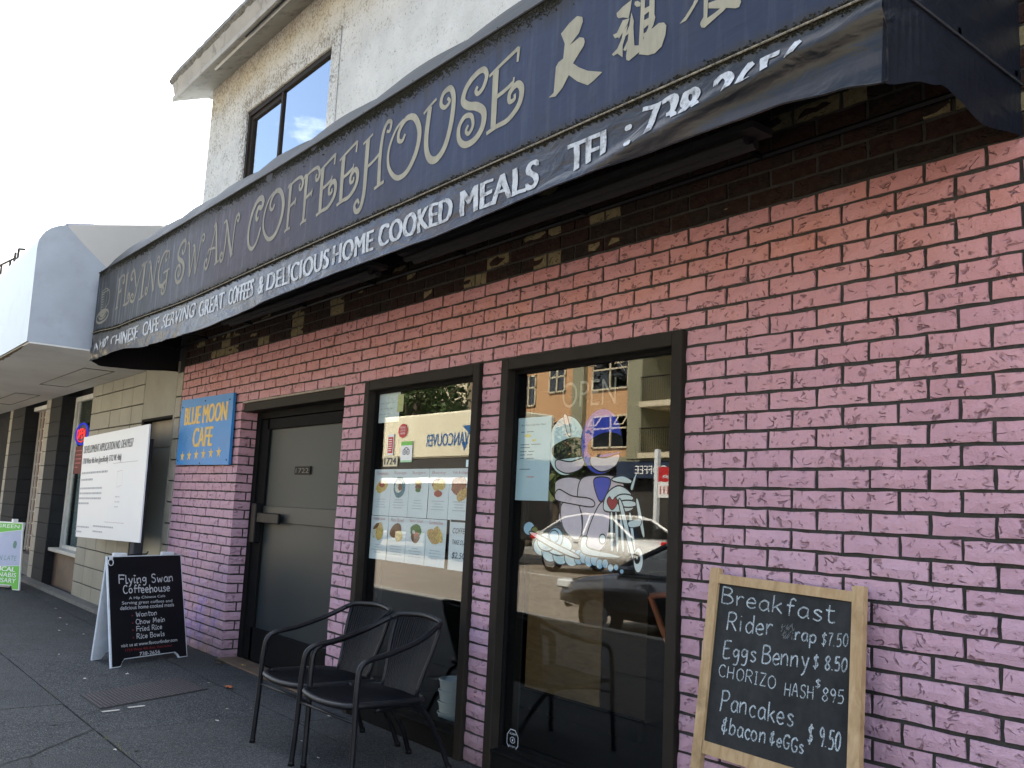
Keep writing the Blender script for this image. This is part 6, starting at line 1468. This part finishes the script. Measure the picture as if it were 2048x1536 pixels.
G2 = Frame(GF.o + gn * .003, GF.ux, gu, gn); mb = MB()
text_on(mb, 'MEDICAL', G2, .05, .225, .46, .055, .001, .05); text_on(mb, 'CANNABIS', G2, .05, .155, .49, .055, .001, .012); text_on(mb, 'DISPENSARY', G2, .02, .085, .53, .055, .001, .012); text_on(mb, 'GREEN', G2, .12, .765, .34, .045, .001, .004); mb.build('lettering', M['white'], gb)
mb = MB(); text_on(mb, 'OPEN LATE', G2, .08, .36, .42, .06, .001, -.01); ell(mb, G2, .44, .56, .03, .05, .001); mb.build('emblem', simple('green grey print', (0.15, 0.26, 0.22)), gb)
MB().box(G2(.30, .84, -.03), G2(.42, .88, -.005)).build('handle', M['white'], gb)
ro = Vector((-.40, -.04, 0)); MB().slab([GF(0, 0) + ro, GF(.62, 0) + ro, GF(.50, .84, -.03), GF(.06, .84, -.03)], -gn, .02).build('rear_panel', M['white'], gb)
# ------------------------------------------------------------------ people
def person(loc, rz, label, sc=1.0, coat='cloth_dark', legs='cloth_jeans', pose=0):
    r = empty('person', loc, label, 'person'); r.rotation_euler = (0, 0, rz); r.scale = (sc, sc, sc)
    V = [(0, 0, .95, .13, .10), (0, .0, 1.15, .125, .09), (0, .01, 1.35, .15, .10), (0, .01, 1.46, .09, .075), (0, .0, 1.53, .055, .055),
         (.17, .01, 1.42, .06, .06), (.22, .03, 1.15, .045, .045), (.20, -.10, .92, .035, .035), (.20, -.16, .83, .035, .02),
         (-.17, .01, 1.42, .06, .06), (-.22, .03, 1.15, .045, .045), (-.20, -.10, .92, .035, .035), (-.20, -.16, .83, .035, .02),
         (.09, 0, .88, .10, .10), (.10, -.02, .50, .065, .065), (.10, .02, .08, .045, .045), (.10, -.14, .04, .045, .035),
         (-.09, 0, .88, .10, .10), (-.10, .02, .50, .065, .065), (-.10, .06, .08, .045, .045), (-.10, -.10, .04, .045, .035),
         (0, -.005, 1.60, .075, .085), (0, -.005, 1.69, .085, .10), (0, .0, 1.76, .065, .075)]
    E_ = [(0, 1), (1, 2), (2, 3), (3, 4), (2, 5), (5, 6), (6, 7), (7, 8), (2, 9), (9, 10), (10, 11), (11, 12), (0, 13), (13, 14), (14, 15), (15, 16), (0, 17), (17, 18), (18, 19), (19, 20), (4, 21), (21, 22), (22, 23)]
    m_ = bpy.data.meshes.new('body'); m_.from_pydata([v[:3] for v in V], E_, [])
    o = bpy.data.objects.new('body', m_); COL.objects.link(o)
    sk_ = o.modifiers.new('skin', 'SKIN'); lay = m_.skin_vertices[0].data
    for i, v in enumerate(V): lay[i].radius = (v[3], v[4])
    lay[0].use_root = True
    o.modifiers.new('sub', 'SUBSURF').levels = 2; o.modifiers['sub'].render_levels = 2
    dg = bpy.context.evaluated_depsgraph_get(); dg.update(); me = bpy.data.meshes.new_from_object(o.evaluated_get(dg)); bpy.data.objects.remove(o)
    for k in (M[coat], M[legs], M['skin'], M['black']): me.materials.append(k)
    for p in me.polygons:
        c = p.center; i = 0 if c.z > .93 else 1
        if c.z > 1.50 or (abs(c.x) > .15 and c.z < .95 and c.y < -.07): i = 2
        if c.z < .09: i = 3
        p.material_index = i; p.use_smooth = True
    b = bpy.data.objects.new('body', me); COL.objects.link(b); b.parent = r
    def part(nm, mb, mt):
        o2 = bpy.data.objects.new(nm, mesh(nm, mb.v, mb.f, M[mt], True)); COL.objects.link(o2); o2.parent = r
    h = MB(); h.grid(lambda u, v: (.098 * cos(u * 2 * pi) * sin(v * 1.75), .012 + .112 * sin(u * 2 * pi) * sin(v * 1.75) , 1.70 + .125 * cos(v * 1.75) - (.03 if sin(u * 2 * pi) > 0 else 0) * v), 20, 8); part('hair', h, 'hair')
    nz = MB().add([(-.014, -.095, 1.645), (.014, -.095, 1.645), (0, -.125, 1.650), (0, -.095, 1.695)], [(0, 1, 2), (1, 3, 2), (3, 0, 2)]); part('nose', nz, 'skin')
    ey = MB(); 
    for s in (-1, 1): ey.box((s * .034 - .013, -.099, 1.688), (s * .034 + .013, -.088, 1.698))
    part('eyes', ey, 'hair'); mo = MB().box((-.022, -.094, 1.612), (.022, -.084, 1.618)); part('mouth', mo, 'board_red')
    ea = MB()
    for s in (-1, 1): ea.box((s * .088 - .008, -.01, 1.655), (s * .088 + .008, .03, 1.71), .004)
    part('ears', ea, 'skin')
    return r
person((-5.72, .78, 0.0), radians(75), 'dark haired person standing inside the left shop window, face turned right', 1.0, 'cloth_dark')
person((-28.7, -21.8, 0.0), radians(170), 'pedestrian in dark clothes across the street, seen mirrored in the right window', 1.0)

# ------------------------------------------------------------------ cars and truck (seen mirrored in the shop windows)
def car(loc, rz, paint, label, group='cars on the street', hatch=0.0):
    """4.5 m saloon, nose towards +x"""
    r = empty('parked_car', loc, label, 'car', group); r.rotation_euler = (0, 0, rz)
    def part(nm, mb, mt, par=None, smooth=False):
        o2 = bpy.data.objects.new(nm, mesh(nm, mb.v, mb.f, M[mt], smooth)); COL.objects.link(o2); o2.parent = par or r; return o2
    L = [(-2.25, .55, .70, .72), (-2.18, .35, .95, .80), (-1.75, .30, 1.02, .87), (-1.2, .28, 1.00, .89), (-.4, .28, .96, .90), (.5, .28, .95, .90), (1.1, .28, .93, .89), (1.7, .30, .84, .86), (2.15, .34, .74, .78), (2.27, .42, .60, .68)]
    vs = []; sec = [(0, 0, 0.0), (.72, .0, 0), (1.0, .25, 0), (1.0, .55, 0), (.93, .85, 0), (.80, 1.0, 0), (0, 1.02, 0)]
    ring = []
    for x, zl, zh, w in L:
        row = [(x, w * a, zl + (zh - zl) * b) for a, b, _ in sec] + [(x, -w * a, zl + (zh - zl) * b) for a, b, _ in reversed(sec[1:-1])]
        ring.append(row)
    n = len(ring[0]); vs = [p for rw in ring for p in rw]; fs = [(i * n + j, i * n + (j + 1) % n, (i + 1) * n + (j + 1) % n, (i + 1) * n + j) for i in range(len(L) - 1) for j in range(n)] + [tuple(range(n)), tuple(reversed(range((len(L) - 1) * n, len(L) * n)))]
    part('body', MB().add(vs, fs), paint, smooth=True)
    # glasshouse
    C_ = [(-1.75, .98, .78), (-1.15, 1.33, .64), (-.5, 1.43, .62), (.15, 1.42, .62), (.55, 1.34, .64), (1.25, .94, .76)]
    roof = MB(); gl = MB(); k = len(C_)
    top = [(x, w, z) for x, z, w in C_]; 
    vs = [(x, s * w, z) for x, w, z in top for s in (-1, 1)]; roof.add(vs, [(2 * i, 2 * i + 2, 2 * i + 3, 2 * i + 1) for i in range(1, k - 2)]); part('roof', roof, paint, smooth=True)
    gl.add(vs, [(0, 2, 3, 1), (2 * k - 4, 2 * k - 2, 2 * k - 1, 2 * k - 3)])
    for s in (-1, 1):
        low = [(x, s * .84, .95) for x, w, z in top]; up = [(x, s * w, z) for x, w, z in top]
        gl.add(low + up, [(i, i + 1, k + i + 1, k + i) for i in range(k - 1)])
    part('glazing', gl, 'glass_car')
    pl = MB()
    for s in (-1, 1):
        for (x0, z0, w0), (x1, z1, w1) in ((C_[0], C_[1]), (C_[5], C_[4])): pl.tube([(x0, s * w0, z0), (x1, s * w1, z1)], .035, 5)
        pl.tube([(-.25, s * .85, .95), (-.25, s * .63, 1.40)], .03, 5); pl.tube([(x, s * w, z) for x, z, w in C_[1:5]], .03, 5)
    part('pillars', pl, paint)
    for x in (-1.38, 1.42):
        for s in (-1, 1):
            t = MB(); t.grid(lambda u, v: (x + (.32 - .05 * abs(2 * v - 1) ** 3) * cos(u * 2 * pi), s * (.68 + .21 * v), .32 + (.32 - .05 * abs(2 * v - 1) ** 3) * sin(u * 2 * pi)), 24, 5); ty = part('wheel', t, 'tyre', smooth=True)
            q = MB(); q.add([(x, s * .895, .32)] + [(x + .21 * cos(k * pi / 8), s * .88, .32 + .21 * sin(k * pi / 8)) for k in range(16)], [(0, k + 1, (k + 1) % 16 + 1) for k in range(16)]); part('rim', q, 'rim', ty)
    for s in (-1, 1):
        part('tail_lamp', MB().box((-2.26, s * .45, .76), (-2.05, s * .80, .90), .02), 'tail'); part('headlamp', MB().box((2.0, s * .48, .62), (2.24, s * .78, .74), .02), 'white_plastic'); part('mirror', MB().box((.75, s * .90, .93), (.92, s * 1.06, 1.04), .03), paint)
        part('door_handle', MB().box((-.55, s * .90, .80), (-.38, s * .925, .83)), paint)
    part('bumper', MB().box((2.2, -.6, .32), (2.30, .6, .50), .03), paint); part('number_plate', MB().box((-2.29, -.25, .58), (-2.27, .25, .70)), 'white')
    part('interior', MB().box((-1.5, -.7, .5), (1.0, .7, .93)), 'black')
    return r
car((-15.6, -12.7, -.13), 0.0, 'car_white', 'white saloon across the road, seen mirrored in the right window')
dk = car((-6.45, -5.5, -.15), pi, 'car_dark', 'dark saloon parked at the near kerb, mirrored low in the right window')
dk.scale = (1, 1, .84)
car((-11.4, -12.9, -.13), 0.0, 'car_dark', 'dark saloon behind the white car across the road, seen only as a reflection')
tk = empty('delivery_truck', (-22.5, -12.4, -.13), 'cream delivery truck with VANCOUVER in blue, seen mirrored in the left window', 'truck')
MB().box((-27.0, -13.6, 2.68), (-19.0, -11.4, 3.98), .05).build('box_body', M['truck_cream'], tk); MB().box((-27.0, -13.55, .55), (-19.0, -11.45, 2.68), .03).build('lower_body', M['far_dark'], tk)
MB().box((-28.9, -13.5, .45), (-27.1, -11.5, 2.6), .15).build('cab', M['truck_cream'], tk); MB().box((-26.9, -11.44, 1.95), (-19.4, -11.42, 2.12)).build('side_stripe', M['white'], tk)
TF = Frame((-26.5, -11.395, 2.6), (1, 0, 0), (0, 0, 1), (0, 1, 0)); TF.ux = Vector((-1, 0, 0)); TF.o = Vector((-19.4, -11.395, 2.6))
mb = MB(); text_on(mb, 'VANCOUVER', TF, .60, .42, 2.15, .36, .004, .02); mb.build('lettering', M['truck_blue'], tk)
mb = MB(); mb.add([TF(.25, .95, .004), TF(.95, .95, .004), TF(.35, .55, .004)], [(0, 1, 2)]); mb.add([TF(.62, .5, .004), TF(.95, .5, .004), TF(.80, .25, .004)], [(0, 1, 2)]); mb.build('emblem', M['truck_blue'], tk)
for x in (-28.0, -21.6, -20.4):
    for y in (-11.6, -13.3): MB().tube([(x, y - .12, .35), (x, y + .12, .35)], .48, 20).build('wheel', M['tyre'], tk, True)

# ------------------------------------------------------------------ opposite side of the street
fw2 = MB().box((-90, -24.3, -.30), (30, -17.6, 0.0)).build('far_sidewalk', M['concrete'], kind='structure')
YB = -24.0
ap = empty('apartment_building', (-30, YB, 0), 'orange stucco apartment block across the street, mirrored in the right window', 'building')
MB().box((-36.5, YB - 10, 3.6), (-26.06, YB, 12)).build('wall', M['stucco_orange'], ap)
MB().box((-29.6, YB, 3.6), (-28.9, YB + .25, 12)).build('pilaster', M['stucco_olive'], ap)
MB().box((-26.06, YB - 10, 3.6), (-25.3, YB + .35, 12)).build('pilaster', M['stucco_olive'], ap)
MB().box((-36.5, YB - 10, 0), (-20, YB - .1, 3.3)).build('shop_front', M['far_dark'], ap); MB().box((-36.5, YB - .1, 3.35), (-20, YB + .3, 3.7)).build('band_course', M['stucco_olive'], ap)
MB().box((-25.3, YB - 10, 3.6), (-20, YB - 1.6, 12)).build('recess_wall', M['far_dark'], ap)
def fwin(x0, x1, z0, z1, cas=False):
    f = MB(); t = .07
    for b in ((x0, z0, x1, z0 + t), (x0, z1 - t, x1, z1), (x0, z0, x0 + t, z1), (x1 - t, z0, x1, z1), ((x0 + x1) / 2 - t / 2, z0, (x0 + x1) / 2 + t / 2, z1), (x0, z0 + (z1 - z0) * .58, x1, z0 + (z1 - z0) * .58 + t)): f.box((b[0], YB, b[1]), (b[2], YB + .08, b[3]))
    o = f.build('window', M['far_cream'], ap); MB().box((x0, YB + .01, z0), (x1, YB + .03, z1)).build('pane', M['glass_car'], o); MB().box((x0 + .05, YB - .01, z0 + .05), (x0 + (x1 - x0) * .4, YB + .008, z1 - .05)).build('blind', M['curtain'], o)
    if cas:
        for xc in (x0 + .03, x1 - .55):
            c = MB(); zc = z1 - .45
            for a, b in (((xc, YB + .08, z1 - .05), (xc, YB + .38, zc)), ((xc + .5, YB + .08, z1 - .05), (xc + .5, YB + .38, zc)), ((xc, YB + .38, zc), (xc + .5, YB + .38, zc)), ((xc, YB + .08, z1 - .05), (xc + .5, YB + .08, z1 - .05))): c.tube([a, b], .035, 4)
            c.build('casement', M['far_cream'], o)
fwin(-31.42, -30.28, 6.72, 7.92); fwin(-28.55, -26.3, 6.6, 8.1, True); fwin(-33.5, -32.4, 6.2, 7.7); fwin(-28.4, -26.25, 4.1, 5.5, True); fwin(-31.4, -30.3, 3.9, 5.2); fwin(-34.6, -33.4, 3.9, 5.2); fwin(-28.55, -26.3, 9.2, 10.6, True); fwin(-31.42, -30.28, 9.3, 10.6)
for z in (3.62, 5.68, 8.6):
    MB().box((-25.3, YB - 1.6, z), (-20.2, YB + .5, z + .22)).build('balcony_slab', M['far_cream'], ap)
    b_ = MB(); b_.tube([(-25.3, YB + .45, z + 1.2), (-20.2, YB + .45, z + 1.2)], .03, 4)
    for i in range(46): b_.tube([(-25.25 + i * .11, YB + .45, z + .2), (-25.25 + i * .11, YB + .45, z + 1.2)], .012, 4)
    b_.build('balustrade', M['frame'], ap)
MB().tube([(-23.35, YB + .55, 0), (-23.35, YB + .55, 6.0)], .09, 8).build('column', M['far_cream'], ap)
cs = empty('shop_sign', (-24.6, YB + .4, 2.9), 'navy coffee shop sign across the street, mirrored in the right window', 'sign')
MB().box((-26.6, YB + .05, 2.82), (-22.2, YB + .35, 3.5)).build('board', M['navy'], cs)
CF = Frame((-22.4, YB + .36, 2.98), (-1, 0, 0), (0, 0, 1), (0, 1, 0)); mb = MB(); text_on(mb, 'TIC COFFEE', CF, .55, 0, 2.6, .34, .004, .015); mb.build('lettering', M['white'], cs)
rs = empty('estate_sign', (-13.4, -12.0, 0), 'red and white real estate sign on a white post, mirrored in the right window', 'sign')
rs.location = (-16.4, -15.9, 0); WL[rs.name] = Vector((-16.4, -15.9, 0))
k2 = (15.9 + .1 + 2.884) / (12 + 2.884)
def kk(x, z): return x * k2, 1.27 + (z - 1.27) * k2
(x0, z0), (x1, z1), (xm, zm) = kk(-13.60, 1.72), kk(-12.7, 2.38), kk(-13.6, 2.06)
MB().box((x0, -15.95, zm), (x1, -15.9, z1)).build('red_panel', M['red'], rs); MB().box((x0, -15.95, z0), (x1, -15.9, zm)).build('white_panel', M['white'], rs)
for x in (x0 - .10, x1 + .05): MB().box((x, -15.97, 0), (x + .12, -15.85, z1 + .5)).build('post', M['white_plastic'], rs)
RF = Frame((x1, -15.89, z0), (-1, 0, 0), (0, 0, 1), (0, 1, 0)); mb = MB(); text_on(mb, 'field.com', RF, .15, .52, .80, .14, .004, .01); mb.build('lettering', M['white'], rs)
mb = MB(); text_on(mb, '604 3111', RF, .1, .10, .95, .22, .004, .015); mb.build('number', M['red'], rs)
# trees along the far pavement: trunk, limbs and scattered leaves
def tree(x, y, h, cr_, lab, seed, dens=1.0):
    r = empty('street_tree', (x, y, 0), lab, 'tree', 'street trees across the road'); R_ = random.Random(seed)
    t = MB(); t.tube(smooth_path([(x, y, 0), (x + .1, y, h * .3), (x - .05, y + .1, h * .62)], 5), .17, 8, r1=.08); t.build('trunk', M['bark'], r, True)
    lb = MB(); tips = []
    for i in range(9):
        a = i * 2.4; z0 = h * (.35 + .03 * i); e = (x + cos(a) * cr_ * .7, y + sin(a) * cr_ * .7, h * (.55 + .04 * i)); lb.tube([(x, y, z0), e], .05, 5, r1=.015); tips.append(e)
    lb.build('limbs', M['bark'], r, True)
    c = MB(); n = int(5200 * dens)
    cl = [(x + R_.gauss(0, cr_ * .42), y + R_.gauss(0, cr_ * .42), h * .68 + R_.gauss(0, h * .14), R_.uniform(.35, .8)) for _ in range(26)]
    for i in range(n):
        q = cl[R_.randrange(26)]; p = Vector((q[0] + R_.gauss(0, q[3] * .6), q[1] + R_.gauss(0, q[3] * .6), q[2] + R_.gauss(0, q[3] * .45))); s = R_.uniform(.06, .13)
        a = Vector((R_.uniform(-1, 1), R_.uniform(-1, 1), R_.uniform(-1, 1))).normalized() * s; b = a.cross(Vector((R_.uniform(-1, 1), R_.uniform(-1, 1), R_.uniform(-1, 1)))).normalized() * s * .6
        c.add([p - a, p + b, p + a, p - b], [(0, 1, 2, 3)])
    c.build('crown', M['leaves'], r)
tree(-30.0, -16.0, 8.5, 3.0, 'leafy street tree behind the truck, mirrored in the left window', 3); tree(-33.0, -17.0, 8.6, 2.8, 'second leafy street tree behind the truck, mirrored in the left window', 5)
tree(-35.5, -16.0, 9.0, 3.0, 'leafy tree at the left end of the mirrored street', 8); tree(-27.1, -19.5, 4.3, .7, 'slim young tree before the orange apartment block', 11, .35); tree(-25.6, -19.5, 4.4, .6, 'second slim young tree nearer the balconies of the apartment block', 14, .35)
ob2 = empty('office_building', (-50, YB, 0), 'plain cream building further along the opposite side', 'building'); MB().box((-70, YB - 10, 0), (-38, YB, 8)).build('wall', M['far_cream'], ob2); MB().box((-20, YB - 10, 0), (10, YB, 7)).build('wall', M['stucco_olive'], ob2)
ob2w = [MB().box((-20 + i * 3.2 + .6, YB + .0, zz), (-20 + i * 3.2 + 2.2, YB + .06, zz + 1.5)).build('window', M['glass_car'], ob2) for i in range(9) for zz in (1.0, 4.3)]
wr = empty('overhead_wires', (-30, -17.2, 8), 'two thin overhead wires above the far kerb', 'wires')
for z in (7.6, 7.35): MB().tube([(-80, -17.2, z + .4), (-30, -17.2, z - .2), (20, -17.2, z + .4)], .02, 4).build('wire', M['black'], wr)
